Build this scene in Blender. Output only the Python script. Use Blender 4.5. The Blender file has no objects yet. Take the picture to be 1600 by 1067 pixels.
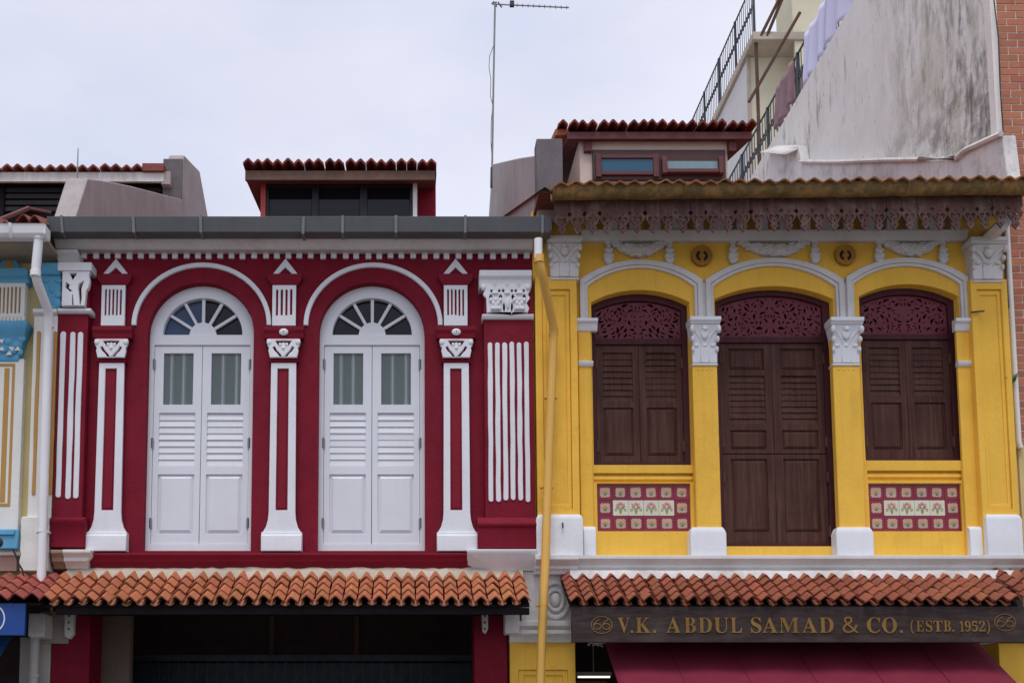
import bpy, math, random
from mathutils import Vector, Matrix
random.seed(7)
scene = bpy.context.scene
COL = scene.collection

# ------------------------------------------------------------------ camera
PITCH = math.radians(5.6); FPX = 1700.0; CX = 640.0; CY = 1023.0; DIST = 12.5; EYE = 1.6
cam_d = bpy.data.cameras.new('camera'); cam = bpy.data.objects.new('camera', cam_d); COL.objects.link(cam)
cam_d.sensor_fit = 'HORIZONTAL'; cam_d.sensor_width = 36.0
cam_d.lens = 36.0 * FPX / 1600.0
cam_d.shift_x = (800.0 - CX) / 1600.0
cam_d.shift_y = (CY - 533.5) / 1600.0
cam_d.clip_start = 0.1; cam_d.clip_end = 3000
cam.location = (0, -DIST, EYE); cam.rotation_euler = (math.radians(90) + PITCH, 0, 0)
scene.camera = cam

# ------------------------------------------------------------------ sky, sun, exposure
SUN_EL = math.radians(67); SUN_AZ = math.radians(-8)      # azimuth measured from straight in front of the houses
world = bpy.data.worlds.new('World'); scene.world = world; world.use_nodes = True
wn = world.node_tree.nodes; wl = world.node_tree.links; wn.clear()
w_out = wn.new('ShaderNodeOutputWorld'); w_bg = wn.new('ShaderNodeBackground'); w_bg.inputs['Strength'].default_value = 0.1
sky = wn.new('ShaderNodeTexSky'); sky.sky_type = 'NISHITA'; sky.sun_disc = False
sky.sun_elevation = SUN_EL; sky.sun_rotation = math.pi + SUN_AZ
w_tc = wn.new('ShaderNodeTexCoord'); w_map = wn.new('ShaderNodeMapping'); w_map.inputs['Scale'].default_value = (1.0, 1.0, 2.4)
w_map.inputs['Location'].default_value = (0.3, 0.1, 0.55)
w_no = wn.new('ShaderNodeTexNoise'); w_no.inputs['Scale'].default_value = 2.6; w_no.inputs['Detail'].default_value = 7; w_no.inputs['Roughness'].default_value = 0.52
w_cr = wn.new('ShaderNodeValToRGB'); w_cr.color_ramp.elements[0].position = 0.36; w_cr.color_ramp.elements[0].color = (0.88,)*3 + (1,)
w_cr.color_ramp.elements[1].position = 0.6; w_cr.color_ramp.elements[1].color = (1.0,)*3 + (1,)
w_mix = wn.new('ShaderNodeMix'); w_mix.data_type = 'RGBA'
w_no2 = wn.new('ShaderNodeTexNoise'); w_no2.inputs['Scale'].default_value = 4.2; w_no2.inputs['Detail'].default_value = 6; w_no2.inputs['Roughness'].default_value = 0.5
w_cl = wn.new('ShaderNodeMix'); w_cl.data_type = 'RGBA'; w_cl.inputs[6].default_value = (7.4, 7.8, 9.6, 1); w_cl.inputs[7].default_value = (8.35, 8.55, 9.9, 1)
w_mr = wn.new('ShaderNodeMapRange'); w_mr.inputs[1].default_value = 0.36; w_mr.inputs[2].default_value = 0.60
wl.new(w_map.outputs['Vector'], w_no2.inputs['Vector']); wl.new(w_no2.outputs['Fac'], w_mr.inputs[0]); wl.new(w_mr.outputs[0], w_cl.inputs[0]); wl.new(w_cl.outputs[2], w_mix.inputs[7])
wl.new(w_tc.outputs['Generated'], w_map.inputs['Vector']); wl.new(w_map.outputs['Vector'], w_no.inputs['Vector'])
wl.new(w_no.outputs['Fac'], w_cr.inputs['Fac']); wl.new(w_cr.outputs['Color'], w_mix.inputs[0])
wl.new(sky.outputs['Color'], w_mix.inputs[6]); wl.new(w_mix.outputs[2], w_bg.inputs['Color']); wl.new(w_bg.outputs['Background'], w_out.inputs['Surface'])
sun_d = bpy.data.lights.new('sun', 'SUN'); sun = bpy.data.objects.new('sun', sun_d); COL.objects.link(sun)
sun_d.energy = 2.05; sun_d.angle = math.radians(28); sun_d.color = (1.0, 0.985, 0.965)
sd = Vector((math.sin(SUN_AZ) * math.cos(SUN_EL), -math.cos(SUN_AZ) * math.cos(SUN_EL), math.sin(SUN_EL)))
sun.rotation_euler = sd.to_track_quat('Z', 'Y').to_euler(); sun.location = (0, -8, 20)
scene.view_settings.view_transform = 'Standard'; scene.view_settings.look = 'None'
scene.view_settings.exposure = 0.0; scene.view_settings.gamma = 1.0; scene.view_settings.use_curve_mapping = False
scene.render.engine = 'CYCLES'
scene.cycles.max_bounces = 8; scene.cycles.transparent_max_bounces = 8

# ------------------------------------------------------------------ survey: a photo sight line met with a plane of the place
def ray(px, py):
    u = (px - CX) / FPX; v = (CY - py) / FPX
    return u, math.cos(PITCH) - v * math.sin(PITCH), math.sin(PITCH) + v * math.cos(PITCH)
def P(px, py, Y):
    dx, dy, dz = ray(px, py); t = (Y + DIST) / dy
    return t * dx, EYE + t * dz
def Zp(py, Y): return P(800, py, Y)[1]
def Xp(px, py, Y): return P(px, py, Y)[0]
def onX(px, py, X):
    dx, dy, dz = ray(px, py); t = X / dx
    return t * dy - DIST, EYE + t * dz

# ------------------------------------------------------------------ materials
def lin(r, g, b):
    f = lambda c: (c / 255 / 12.92) if c / 255 <= 0.04045 else ((c / 255 + 0.055) / 1.055) ** 2.4
    return (f(r), f(g), f(b))
MATS = {}
def node(nt, t, **kw):
    n = nt.nodes.new(t)
    for k, v in kw.items():
        if k in n.inputs.keys(): n.inputs[k].default_value = v
        else: setattr(n, k, v)
    return n
def mixrgb(nt, fac, a, b, mode='MIX'):
    m = nt.nodes.new('ShaderNodeMix'); m.data_type = 'RGBA'; m.blend_type = mode; m.clamp_factor = True
    for idx, v in ((0, fac), (6, a), (7, b)):
        if hasattr(v, 'is_output'): nt.links.new(v, m.inputs[idx])
        elif idx == 0: m.inputs[0].default_value = v
        else: m.inputs[idx].default_value = tuple(v)[:3] + (1,)
    return m.outputs[2]
def ramp(nt, src, p0, p1, c0=0.0, c1=1.0):
    r = nt.nodes.new('ShaderNodeMapRange'); r.inputs[1].default_value = p0; r.inputs[2].default_value = p1
    r.inputs[3].default_value = c0; r.inputs[4].default_value = c1; nt.links.new(src, r.inputs[0]); return r.outputs[0]
def noise(nt, scale, detail=5, rough=0.55, sc=(1, 1, 1), off=(0, 0, 0)):
    g = nt.nodes.new('ShaderNodeNewGeometry'); mp = nt.nodes.new('ShaderNodeMapping')
    mp.inputs['Scale'].default_value = sc; mp.inputs['Location'].default_value = off
    nt.links.new(g.outputs['Position'], mp.inputs['Vector'])
    n = nt.nodes.new('ShaderNodeTexNoise'); n.inputs['Scale'].default_value = scale; n.inputs['Detail'].default_value = detail
    n.inputs['Roughness'].default_value = rough; nt.links.new(mp.outputs['Vector'], n.inputs['Vector']); return n.outputs['Fac']
def mat(name, col, rough=0.6, var=0.12, dirt=0.0, dirtcol=(0.10, 0.085, 0.07), streak=0.0, bump=0.25, bscale=35, metal=0.0,
        rnd=0.0, grain=None, spec=0.4, dirt_scale=1.6, thr=(0.5, 0.72), wear=0.0):
    """painted / weathered surface: mottled colour, dirt patches, rain streaks, fine relief"""
    if name in MATS: return MATS[name]
    m = bpy.data.materials.new(name); m.use_nodes = True; nt = m.node_tree; b = nt.nodes['Principled BSDF']
    b.inputs['Roughness'].default_value = rough; b.inputs['Metallic'].default_value = metal; b.inputs['Specular IOR Level'].default_value = spec
    c = mixrgb(nt, ramp(nt, noise(nt, 2.3, 6), 0.3, 0.7), [x * (1 - var) for x in col], [min(1, x * (1 + var)) for x in col])
    c = mixrgb(nt, ramp(nt, noise(nt, 26, 4), 0.35, 0.7, 0, 0.5), c, [x * (1 - var * 0.8) for x in col])
    if grain:
        gsc, gcol, gf = grain
        c = mixrgb(nt, ramp(nt, noise(nt, 1.0, 6, 0.6, sc=gsc), 0.42, 0.68, 0, gf), c, gcol)
    if streak:
        c = mixrgb(nt, ramp(nt, noise(nt, 1.0, 6, 0.6, sc=(14, 14, 0.9)), 0.5, 0.78, 0, streak), c, dirtcol)
    if dirt:
        c = mixrgb(nt, ramp(nt, noise(nt, dirt_scale, 9, 0.68), thr[0], thr[1], 0, dirt), c, dirtcol)
    if wear:
        # repainted patches and hairline cracks
        c = mixrgb(nt, ramp(nt, noise(nt, 0.9, 3, 0.5, off=(3, 7, 1)), 0.53, 0.56, 0, 0.30 * wear), c, [min(1, x * 1.18 + 0.006) for x in col])
        vo = nt.nodes.new('ShaderNodeTexVoronoi'); vo.feature = 'DISTANCE_TO_EDGE'; vo.inputs['Scale'].default_value = 1.7
        gg = nt.nodes.new('ShaderNodeNewGeometry'); wb = nt.nodes.new('ShaderNodeTexNoise'); wb.inputs['Scale'].default_value = 5; wb.inputs['Detail'].default_value = 5
        ad = nt.nodes.new('ShaderNodeVectorMath'); ad.operation = 'MULTIPLY_ADD'; ad.inputs[1].default_value = (0.35, 0.35, 0.35)
        nt.links.new(gg.outputs['Position'], wb.inputs['Vector']); nt.links.new(wb.outputs['Color'], ad.inputs[0]); nt.links.new(gg.outputs['Position'], ad.inputs[2]); nt.links.new(ad.outputs[0], vo.inputs['Vector'])
        ck = nt.nodes.new('ShaderNodeMath'); ck.operation = 'MULTIPLY'; nt.links.new(ramp(nt, vo.outputs['Distance'], 0.006, 0.0, 0, 0.55 * wear), ck.inputs[0]); nt.links.new(ramp(nt, noise(nt, 1.3, 3, 0.5, off=(9, 1, 4)), 0.52, 0.60), ck.inputs[1])
        c = mixrgb(nt, ck.outputs[0], c, [x * 0.35 for x in col])
        # small chips down to grey plaster
        c = mixrgb(nt, ramp(nt, noise(nt, 17, 6, 0.7, off=(2, 2, 8)), 0.70, 0.72, 0, 0.7 * wear), c, (0.36, 0.30, 0.27))
    if rnd:
        oi = nt.nodes.new('ShaderNodeObjectInfo'); hs = nt.nodes.new('ShaderNodeHueSaturation')
        hs.inputs['Saturation'].default_value = 1.0
        nt.links.new(ramp(nt, oi.outputs['Random'], 0, 1, 1 - rnd, 1 + rnd), hs.inputs['Value'])
        mm = nt.nodes.new('ShaderNodeMath'); mm.operation = 'MULTIPLY'; mm.inputs[1].default_value = 7.31
        fr = nt.nodes.new('ShaderNodeMath'); fr.operation = 'FRACT'
        nt.links.new(oi.outputs['Random'], mm.inputs[0]); nt.links.new(mm.outputs[0], fr.inputs[0])
        nt.links.new(ramp(nt, fr.outputs[0], 0, 1, 0.495, 0.507), hs.inputs['Hue'])
        nt.links.new(c, hs.inputs['Color']); c = hs.outputs['Color']
    nt.links.new(c, b.inputs['Base Color'])
    nt.links.new(ramp(nt, noise(nt, 9, 4), 0.3, 0.7, max(0.03, rough - 0.1), min(1, rough + 0.1)), b.inputs['Roughness'])
    if bump:
        bp = nt.nodes.new('ShaderNodeBump'); bp.inputs['Strength'].default_value = bump; bp.inputs['Distance'].default_value = 0.01
        nt.links.new(noise(nt, bscale, 5, 0.6), bp.inputs['Height']); nt.links.new(bp.outputs['Normal'], b.inputs['Normal'])
    MATS[name] = m; return m
def glass(name, tint, rough=0.05, alpha=1.0, spec=0.5):
    m = bpy.data.materials.new(name); m.use_nodes = True; b = m.node_tree.nodes['Principled BSDF']
    b.inputs['Base Color'].default_value = tint + (1,); b.inputs['Roughness'].default_value = rough
    b.inputs['Alpha'].default_value = alpha; b.inputs['Specular IOR Level'].default_value = spec
    MATS[name] = m; return m

RED = mat('red_wall_paint', (0.184, 0.0072, 0.0215), 0.65, 0.16, dirt=0.4, dirtcol=(0.115, 0.006, 0.014), streak=0.4, bump=0.45, spec=0.13, wear=0.6)
REDSM = mat('red_trim_paint', (0.194, 0.0082, 0.0225), 0.6, 0.10, streak=0.3, dirtcol=(0.12, 0.007, 0.014), bump=0.25, spec=0.15, wear=0.4)
WHITE = mat('white_trim_paint', (0.69, 0.70, 0.735), 0.55, 0.05, dirt=0.25, dirtcol=(0.48, 0.45, 0.43), streak=0.22, wear=0.35, bump=0.2)
WHITEG = mat('white_gloss_paint', (0.67, 0.685, 0.73), 0.45, 0.03, wear=0.25, dirt=0.2, dirtcol=(0.56, 0.52, 0.49), streak=0.12, bump=0.1)
WHITEW = mat('weathered_white_plaster', (0.68, 0.66, 0.64), 0.7, 0.08, dirt=0.55, dirtcol=(0.30, 0.24, 0.18), streak=0.35, bump=0.45)
YEL = mat('yellow_wall_paint', (0.82, 0.485, 0.070), 0.7, 0.07, dirt=0.3, dirtcol=(0.60, 0.32, 0.05), streak=0.42, wear=0.6, bump=0.45, spec=0.14)
GREYWHITE = mat('grey_white_moulding', (0.66, 0.64, 0.63), 0.6, 0.07, dirt=0.4, dirtcol=(0.36, 0.30, 0.26), streak=0.2, bump=0.3)
WOOD = mat('dark_stained_wood', (0.060, 0.021, 0.017), 0.6, 0.25, grain=((30, 30, 1.6), (0.105, 0.050, 0.034), 0.8), dirt=0.5, dirtcol=(0.10, 0.055, 0.038), bump=0.25, bscale=60, spec=0.2)
WOODF = mat('maroon_frame_wood', (0.058, 0.014, 0.021), 0.6, 0.15, grain=((30, 30, 2.0), (0.09, 0.035, 0.035), 0.4), bump=0.2, bscale=60, spec=0.2)
FRET = mat('maroon_fretwork_paint', (0.125, 0.008, 0.022), 0.5, 0.12, bump=0.15)
TERRA = mat('orange_terracotta', (0.42, 0.138, 0.062), 0.75, 0.15, dirt=0.35, dirtcol=(0.22, 0.075, 0.04), bump=0.5, bscale=50, rnd=0.13, dirt_scale=6)
TERRAD = mat('brown_red_terracotta', (0.30, 0.088, 0.046), 0.7, 0.18, dirt=0.45, dirtcol=(0.10, 0.038, 0.03), bump=0.5, bscale=50, rnd=0.16, dirt_scale=6)
TERRAR = mat('dark_red_terracotta', (0.205, 0.042, 0.029), 0.7, 0.18, dirt=0.5, dirtcol=(0.06, 0.02, 0.02), bump=0.5, bscale=50, rnd=0.22, dirt_scale=6)
MORTAR = mat('beige_mortar', (0.46, 0.39, 0.31), 0.9, 0.18, dirt=0.5, dirtcol=(0.28, 0.22, 0.15), bump=0.8, bscale=18, dirt_scale=3)
GUTTER = mat('grey_gutter_metal', (0.105, 0.115, 0.120), 0.45, 0.12, dirt=0.2, dirtcol=(0.16, 0.16, 0.15), streak=0.25, bump=0.1)
MOSSY = mat('mossy_copper_gutter', (0.33, 0.19, 0.07), 0.7, 0.3, dirt=0.75, dirtcol=(0.11, 0.085, 0.03), streak=0.5, bump=0.6, dirt_scale=7, thr=(0.44, 0.56))
VALANCE = mat('worn_mauve_wood', (0.125, 0.056, 0.050), 0.75, 0.25, dirt=0.35, dirtcol=(0.30, 0.235, 0.19), streak=0.4, bump=0.4, rnd=0.08, dirt_scale=7, thr=(0.5, 0.64))
DARKW = mat('black_brown_timber', (0.014, 0.010, 0.011), 0.75, 0.25, bump=0.2, spec=0.12)
TIMBER = mat('brown_fascia_timber', (0.125, 0.070, 0.050), 0.7, 0.2, grain=((1.6, 30, 30), (0.20, 0.11, 0.07), 0.6), dirt=0.4, dirtcol=(0.06, 0.04, 0.035), bump=0.3)
MAROONT = mat('maroon_fascia_timber', (0.110, 0.028, 0.030), 0.6, 0.15, bump=0.25)
CONC = mat('grey_render', (0.36, 0.32, 0.31), 0.85, 0.12, dirt=0.4, dirtcol=(0.20, 0.165, 0.155), streak=0.45, bump=0.5)
CONCD = mat('dark_grey_render', (0.135, 0.12, 0.128), 0.85, 0.2, dirt=0.4, dirtcol=(0.08, 0.07, 0.075), streak=0.3, bump=0.5)
CREAMW = mat('cream_pink_plaster', (0.62, 0.50, 0.44), 0.75, 0.06, dirt=0.2, dirtcol=(0.42, 0.32, 0.27), streak=0.2, bump=0.25)
SIGNW = mat('weathered_grey_board', (0.036, 0.022, 0.021), 0.75, 0.25, grain=((2.5, 30, 18), (0.085, 0.062, 0.056), 0.6), dirt=0.5, dirtcol=(0.085, 0.068, 0.064), bump=0.3, dirt_scale=2.5, spec=0.2)
GOLD = mat('faded_gold_paint', (0.235, 0.125, 0.024), 0.6, 0.35, dirt=0.3, dirtcol=(0.25, 0.14, 0.03), bump=0.1, metal=0.15)
CANVAS = mat('maroon_canvas', (0.155, 0.006, 0.025), 0.85, 0.10, bump=0.15, bscale=120)
BLUEC = mat('blue_canvas', (0.010, 0.10, 0.36), 0.7, 0.08, bump=0.15)
BLUEP = mat('sky_blue_paint', (0.105, 0.36, 0.56), 0.55, 0.1, dirt=0.3, dirtcol=(0.07, 0.24, 0.38), bump=0.25)
SIGNB = mat('royal_blue_panel', (0.004, 0.050, 0.24), 0.4, 0.05, bump=0.03)
OCHRE = mat('ochre_paint', (0.44, 0.235, 0.055), 0.6, 0.08, bump=0.2)
CREAM = mat('cream_yellow_paint', (0.56, 0.45, 0.20), 0.65, 0.08, dirt=0.25, dirtcol=(0.38, 0.30, 0.14), bump=0.3)
IVORY = mat('ivory_paint', (0.72, 0.71, 0.67), 0.6, 0.05, dirt=0.25, dirtcol=(0.52, 0.47, 0.38), streak=0.2, bump=0.3)
PVCW = mat('white_pvc', (0.74, 0.74, 0.76), 0.4, 0.03, dirt=0.15, dirtcol=(0.55, 0.47, 0.40), streak=0.15, bump=0.03)
PVCY = mat('yellow_painted_pipe', (0.70, 0.40, 0.085), 0.45, 0.05, dirt=0.15, dirtcol=(0.50, 0.26, 0.05), streak=0.2, bump=0.05)
STEEL = mat('dark_steel', (0.045, 0.05, 0.055), 0.5, 0.2, bump=0.05, metal=0.3)
GALV = mat('grey_galvanised_steel', (0.24, 0.24, 0.25), 0.5, 0.2, bump=0.05, metal=0.3)
RUST = mat('rusty_iron', (0.10, 0.045, 0.03), 0.8, 0.3, bump=0.3)
BRICK = mat('orange_red_brick', (0.40, 0.145, 0.080), 0.85, 0.15, dirt=0.35, dirtcol=(0.22, 0.06, 0.04), bump=0.6, bscale=60, rnd=0.16, dirt_scale=4)
BMORT = mat('pale_brick_mortar', (0.74, 0.69, 0.65), 0.9, 0.1, bump=0.5)
RENDER = mat('stained_pale_render', (0.76, 0.735, 0.70), 0.85, 0.05, bump=0.6, dirt=0.1, dirtcol=(0.40, 0.35, 0.31), dirt_scale=0.9)
APTW = mat('pale_apartment_plaster', (0.62, 0.60, 0.60), 0.8, 0.05, dirt=0.2, dirtcol=(0.42, 0.40, 0.38), bump=0.2)
APTC = mat('cream_apartment_plaster', (0.66, 0.62, 0.46), 0.8, 0.05, dirt=0.2, dirtcol=(0.48, 0.43, 0.32), bump=0.2)
APTB = mat('brown_slab_edge', (0.44, 0.38, 0.31), 0.8, 0.15, dirt=0.4, dirtcol=(0.16, 0.12, 0.10), bump=0.3)
LAV = mat('pale_lavender_cloth', (0.60, 0.60, 0.78), 0.9, 0.05, bump=0.1)
MAUVE = mat('dusty_mauve_cloth', (0.27, 0.17, 0.19), 0.9, 0.25, bump=0.1)
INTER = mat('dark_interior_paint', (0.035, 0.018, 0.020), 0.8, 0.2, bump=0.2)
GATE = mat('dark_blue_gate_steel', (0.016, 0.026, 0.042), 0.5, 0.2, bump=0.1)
BLACK = mat('black_plastic', (0.012, 0.012, 0.013), 0.5, 0.1, bump=0.05)
LEAF = mat('leaf_green', (0.05, 0.13, 0.02), 0.5, 0.25, bump=0.1)
ROAD = mat('asphalt', (0.055, 0.055, 0.056), 0.85, 0.2, bump=0.8, bscale=90)
PAVE = mat('concrete_paving', (0.30, 0.28, 0.25), 0.85, 0.12, dirt=0.3, dirtcol=(0.2, 0.18, 0.16), bump=0.4)
TILER = mat('crimson_glazed_tile', (0.225, 0.016, 0.036), 0.22, 0.12, bump=0.05, rnd=0.12)
TILEW = mat('ivory_glazed_tile', (0.66, 0.64, 0.50), 0.22, 0.05, bump=0.05, rnd=0.05)
MOTIF = mat('pinkish_tile_relief', (0.52, 0.33, 0.29), 0.3, 0.25, grain=((60, 60, 60), (0.38, 0.36, 0.22), 0.8), bump=0.1, bscale=90)
MOTIFG = mat('green_tile_glaze', (0.03, 0.22, 0.17), 0.25, 0.2, bump=0.0)
MOTIFO = mat('amber_tile_glaze', (0.55, 0.27, 0.07), 0.25, 0.2, bump=0.0)
PINK = mat('pink_tile_glaze', (0.62, 0.22, 0.28), 0.25, 0.15, bump=0.0)
OLIVE = mat('olive_tile_glaze', (0.27, 0.32, 0.09), 0.25, 0.15, bump=0.0)
GLASSD = glass('dark_window_glass', (0.008, 0.009, 0.013), 0.05, 1.0, 0.3)
GLASSB = glass('blue_window_glass', (0.03, 0.10, 0.17), 0.05, 1.0, 0.4)
GLASSK = glass('fanlight_glass_blue_reflection', (0.035, 0.065, 0.125), 0.05, 1.0, 0.3)  # blue reflection and curtain put into the tint of the left panes
FROST = glass('frosted_grey_green_glass', (0.19, 0.24, 0.235), 0.3, 0.42, 0.4)
# the big gable: rain-black streaks and green algae with their own shape
def stain_render():
    m = RENDER; nt = m.node_tree; b = nt.nodes['Principled BSDF']
    c = b.inputs['Base Color'].links[0].from_socket
    g = nt.nodes.new('ShaderNodeNewGeometry'); sp = nt.nodes.new('ShaderNodeSeparateXYZ'); nt.links.new(g.outputs['Position'], sp.inputs[0])
    def mul(a, b_):
        k = nt.nodes.new('ShaderNodeMath'); k.operation = 'MULTIPLY'; nt.links.new(a, k.inputs[0]); nt.links.new(b_, k.inputs[1]); return k.outputs[0]
    near = ramp(nt, sp.outputs['Y'], 3.4, 0.6); foot = ramp(nt, sp.outputs['Z'], 11.2, 9.6); head = ramp(nt, sp.outputs['Z'], 11.4, 13.0)
    allm = ramp(nt, sp.outputs['Y'], 60, 20)
    for sc, off, p0, p1, f, col, mask in (
            ((1.1, 1.1, 0.7), (7, 4, 2), 0.44, 0.70, 0.28, (0.52, 0.46, 0.40), allm),        # broad grey clouds of damp
            ((2.6, 2.6, 0.9), (3, 1, 0), 0.44, 0.62, 0.75, (0.27, 0.265, 0.14), near),       # algae towards the street
            ((6.5, 6.5, 1.6), (2, 4, 9), 0.50, 0.62, 0.85, (0.17, 0.15, 0.12), near),
            ((5.0, 5.0, 1.1), (5, 8, 1), 0.55, 0.66, 0.75, (0.20, 0.18, 0.15), head),        # runs below the parapet
            ((3.0, 3.0, 3.4), (9, 2, 6), 0.45, 0.62, 0.85, (0.14, 0.125, 0.115), foot),      # splash-back above the upstand
            ((11, 11, 4.5), (1, 2, 5), 0.62, 0.69, 0.8, (0.12, 0.11, 0.10), allm),           # scattered scabs
            ((0.9, 0.9, 0.9), (4, 9, 3), 0.56, 0.58, 0.35, (0.72, 0.66, 0.58), allm)):       # patched render
        c = mixrgb(nt, mul(ramp(nt, noise(nt, 1.0, 10, 0.70, sc=sc, off=off), p0, p1, 0, f), mask), c, col)
    nt.links.new(c, b.inputs['Base Color'])
stain_render()

# ------------------------------------------------------------------ mesh helpers
WORLD = {}
def link(o, parent=None):
    COL.objects.link(o)
    if parent is not None:
        o.parent = parent; o.matrix_parent_inverse = Matrix.Translation(-Vector(WORLD.get(parent.name, (0, 0, 0))))
    return o
def pan_row(parent, n, x0, pitch, Y, z, ang, m, L=0.16, h=0.022):
    g = G(); prof = [(-0.30, 1.0), (-0.08, 0.12), (0, 0), (0.08, 0.12), (0.30, 1.0)]; t = 0.012
    g.loft([[(a * pitch, y, b * h) for a, b in prof] + [(a * pitch, y, b * h - t) for a, b in prof[::-1]] for y in (L, 0)])
    me = g.mesh('pan_tile', m)
    for i in range(n - 1): inst('pan_tile', me, parent, (x0 + pitch * (i + 1), Y + random.uniform(-.012, .008), z + random.uniform(-.006, .006)), (ang, random.uniform(-.05, .05), 0))
def finish(me, m, smooth=True):
    me.materials.clear(); me.materials.append(m)
    if smooth and len(me.polygons):
        me.polygons.foreach_set('use_smooth', [True] * len(me.polygons)); me.set_sharp_from_angle(angle=math.radians(44))
    me.update()
def bev(o, w, seg=2):
    b = o.modifiers.new('bevel', 'BEVEL'); b.width = w; b.segments = seg; b.limit_method = 'ANGLE'; b.angle_limit = math.radians(35)
class G:
    def __init__(s): s.v = []; s.f = []
    def add(s, vs, fs):
        n = len(s.v); s.v += [tuple(p) for p in vs]; s.f += [tuple(i + n for i in f) for f in fs]; return s
    def box(s, x0, x1, y0, y1, z0, z1):
        x0, x1 = sorted((x0, x1)); y0, y1 = sorted((y0, y1)); z0, z1 = sorted((z0, z1))
        return s.add([(x, y, z) for z in (z0, z1) for y in (y0, y1) for x in (x0, x1)],
                     [(0, 2, 3, 1), (4, 5, 7, 6), (0, 1, 5, 4), (2, 6, 7, 3), (0, 4, 6, 2), (1, 3, 7, 5)])
    def pbox(s, pxa, pya, pxb, pyb, Yf, Yb):
        pm = (pya + pyb) / 2
        return s.box(Xp(pxa, pm, Yf), Xp(pxb, pm, Yf), Yf, Yb, Zp(pya, Yf), Zp(pyb, Yf))
    def extx(s, prof, x0, x1):                    # closed (y,z) outline run along x
        n = len(prof); a = sum(prof[i][0] * prof[(i + 1) % n][1] - prof[(i + 1) % n][0] * prof[i][1] for i in range(n))
        if a < 0: prof = prof[::-1]
        vs = [(x0, y, z) for y, z in prof] + [(x1, y, z) for y, z in prof]
        fs = [tuple(range(n))[::-1], tuple(range(n, 2 * n))] + [(i, (i + 1) % n, n + (i + 1) % n, n + i) for i in range(n)]
        return s.add(vs, fs)
    def exty(s, poly, y0, y1):                    # closed (x,z) outline run along y
        n = len(poly); a = sum(poly[i][0] * poly[(i + 1) % n][1] - poly[(i + 1) % n][0] * poly[i][1] for i in range(n))
        if a < 0: poly = poly[::-1]
        vs = [(x, y0, z) for x, z in poly] + [(x, y1, z) for x, z in poly]
        fs = [tuple(range(n)), tuple(range(n, 2 * n))[::-1]] + [((i + 1) % n, i, n + i, n + (i + 1) % n) for i in range(n)]
        return s.add(vs, fs)
    def loft(s, rings):                           # closed rings of equal length, capped
        n = len(rings[0]); vs = [p for r in rings for p in r]; fs = []
        for k in range(len(rings) - 1):
            for i in range(n): fs.append((k * n + i, k * n + (i + 1) % n, (k + 1) * n + (i + 1) % n, (k + 1) * n + i))
        fs += [tuple(range(n))[::-1], tuple(range((len(rings) - 1) * n, len(rings) * n))]
        return s.add(vs, fs)
    def tube(s, path, r, n=8):
        path = [Vector(p) for p in path]; rings = []
        for i, p in enumerate(path):
            d = (path[min(i + 1, len(path) - 1)] - path[max(i - 1, 0)]).normalized()
            up = Vector((0, 1, 0)) if abs(d.y) < 0.9 else Vector((0, 0, 1))
            a = d.cross(up).normalized(); b = d.cross(a)
            rr = r[i] if isinstance(r, (list, tuple)) else r
            rings.append([p + (a * math.cos(2 * math.pi * k / n) + b * math.sin(2 * math.pi * k / n)) * rr for k in range(n)])
        return s.loft(rings)
    def ell(s, c, r, n=12, m=7):
        vs = []; fs = []
        for j in range(1, m):
            t = math.pi * j / m
            for i in range(n):
                a = 2 * math.pi * i / n
                vs.append((c[0] + r[0] * math.sin(t) * math.cos(a), c[1] + r[1] * math.sin(t) * math.sin(a), c[2] + r[2] * math.cos(t)))
        for j in range(m - 2):
            for i in range(n): fs.append((j * n + i, (j + 1) * n + i, (j + 1) * n + (i + 1) % n, j * n + (i + 1) % n))
        t = len(vs); vs += [(c[0], c[1], c[2] + r[2]), (c[0], c[1], c[2] - r[2])]
        for i in range(n): fs += [(t, i, (i + 1) % n), (t + 1, (m - 2) * n + (i + 1) % n, (m - 2) * n + i)]
        return s.add(vs, fs)
    def mesh(s, name, m):
        me = bpy.data.meshes.new(name); me.from_pydata(s.v, [], s.f); me.validate(); finish(me, m); return me
    def obj(s, name, m, parent=None, bevel=0, seg=2):
        o = bpy.data.objects.new(name, s.mesh(name, m)); link(o, parent)
        if bevel: bev(o, bevel, seg)
        return o
def inst(name, me, parent, loc=(0, 0, 0), rot=(0, 0, 0), scale=None):
    o = bpy.data.objects.new(name, me); link(o, parent); o.location = loc; o.rotation_euler = rot
    if scale: o.scale = scale
    return o
def shape_mesh(name, polys, y0, y1, m, bevel=0.0):
    """flat cut-out: outlines and holes in (x,z), running from y0 (front) to y1"""
    cu = bpy.data.curves.new('tmp', 'CURVE'); cu.dimensions = '2D'; cu.fill_mode = 'BOTH'
    h = abs(y1 - y0) / 2; cu.extrude = max(1e-4, h - bevel)
    if bevel: cu.bevel_depth = bevel; cu.bevel_resolution = 1; cu.offset = -bevel
    for poly in polys:
        sp = cu.splines.new('POLY'); sp.points.add(len(poly) - 1); sp.use_cyclic_u = True
        for p, q in zip(sp.points, poly): p.co = (q[0], q[1], 0, 1)
    o = bpy.data.objects.new('tmp', cu); COL.objects.link(o)
    dg = bpy.context.evaluated_depsgraph_get(); dg.update()
    me = bpy.data.meshes.new_from_object(o.evaluated_get(dg), depsgraph=dg); me.name = name
    bpy.data.objects.remove(o); bpy.data.curves.remove(cu)
    yc = (y0 + y1) / 2
    me.transform(Matrix(((1, 0, 0, 0), (0, 0, -1, yc), (0, 1, 0, 0), (0, 0, 0, 1))))
    finish(me, m); return me
def shape(name, polys, y0, y1, m, parent=None, bevel=0.0):
    return link(bpy.data.objects.new(name, shape_mesh(name, polys, y0, y1, m, bevel)), parent)
def PP(pts, Y): return [P(a, b, Y) for a, b in pts]
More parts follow.
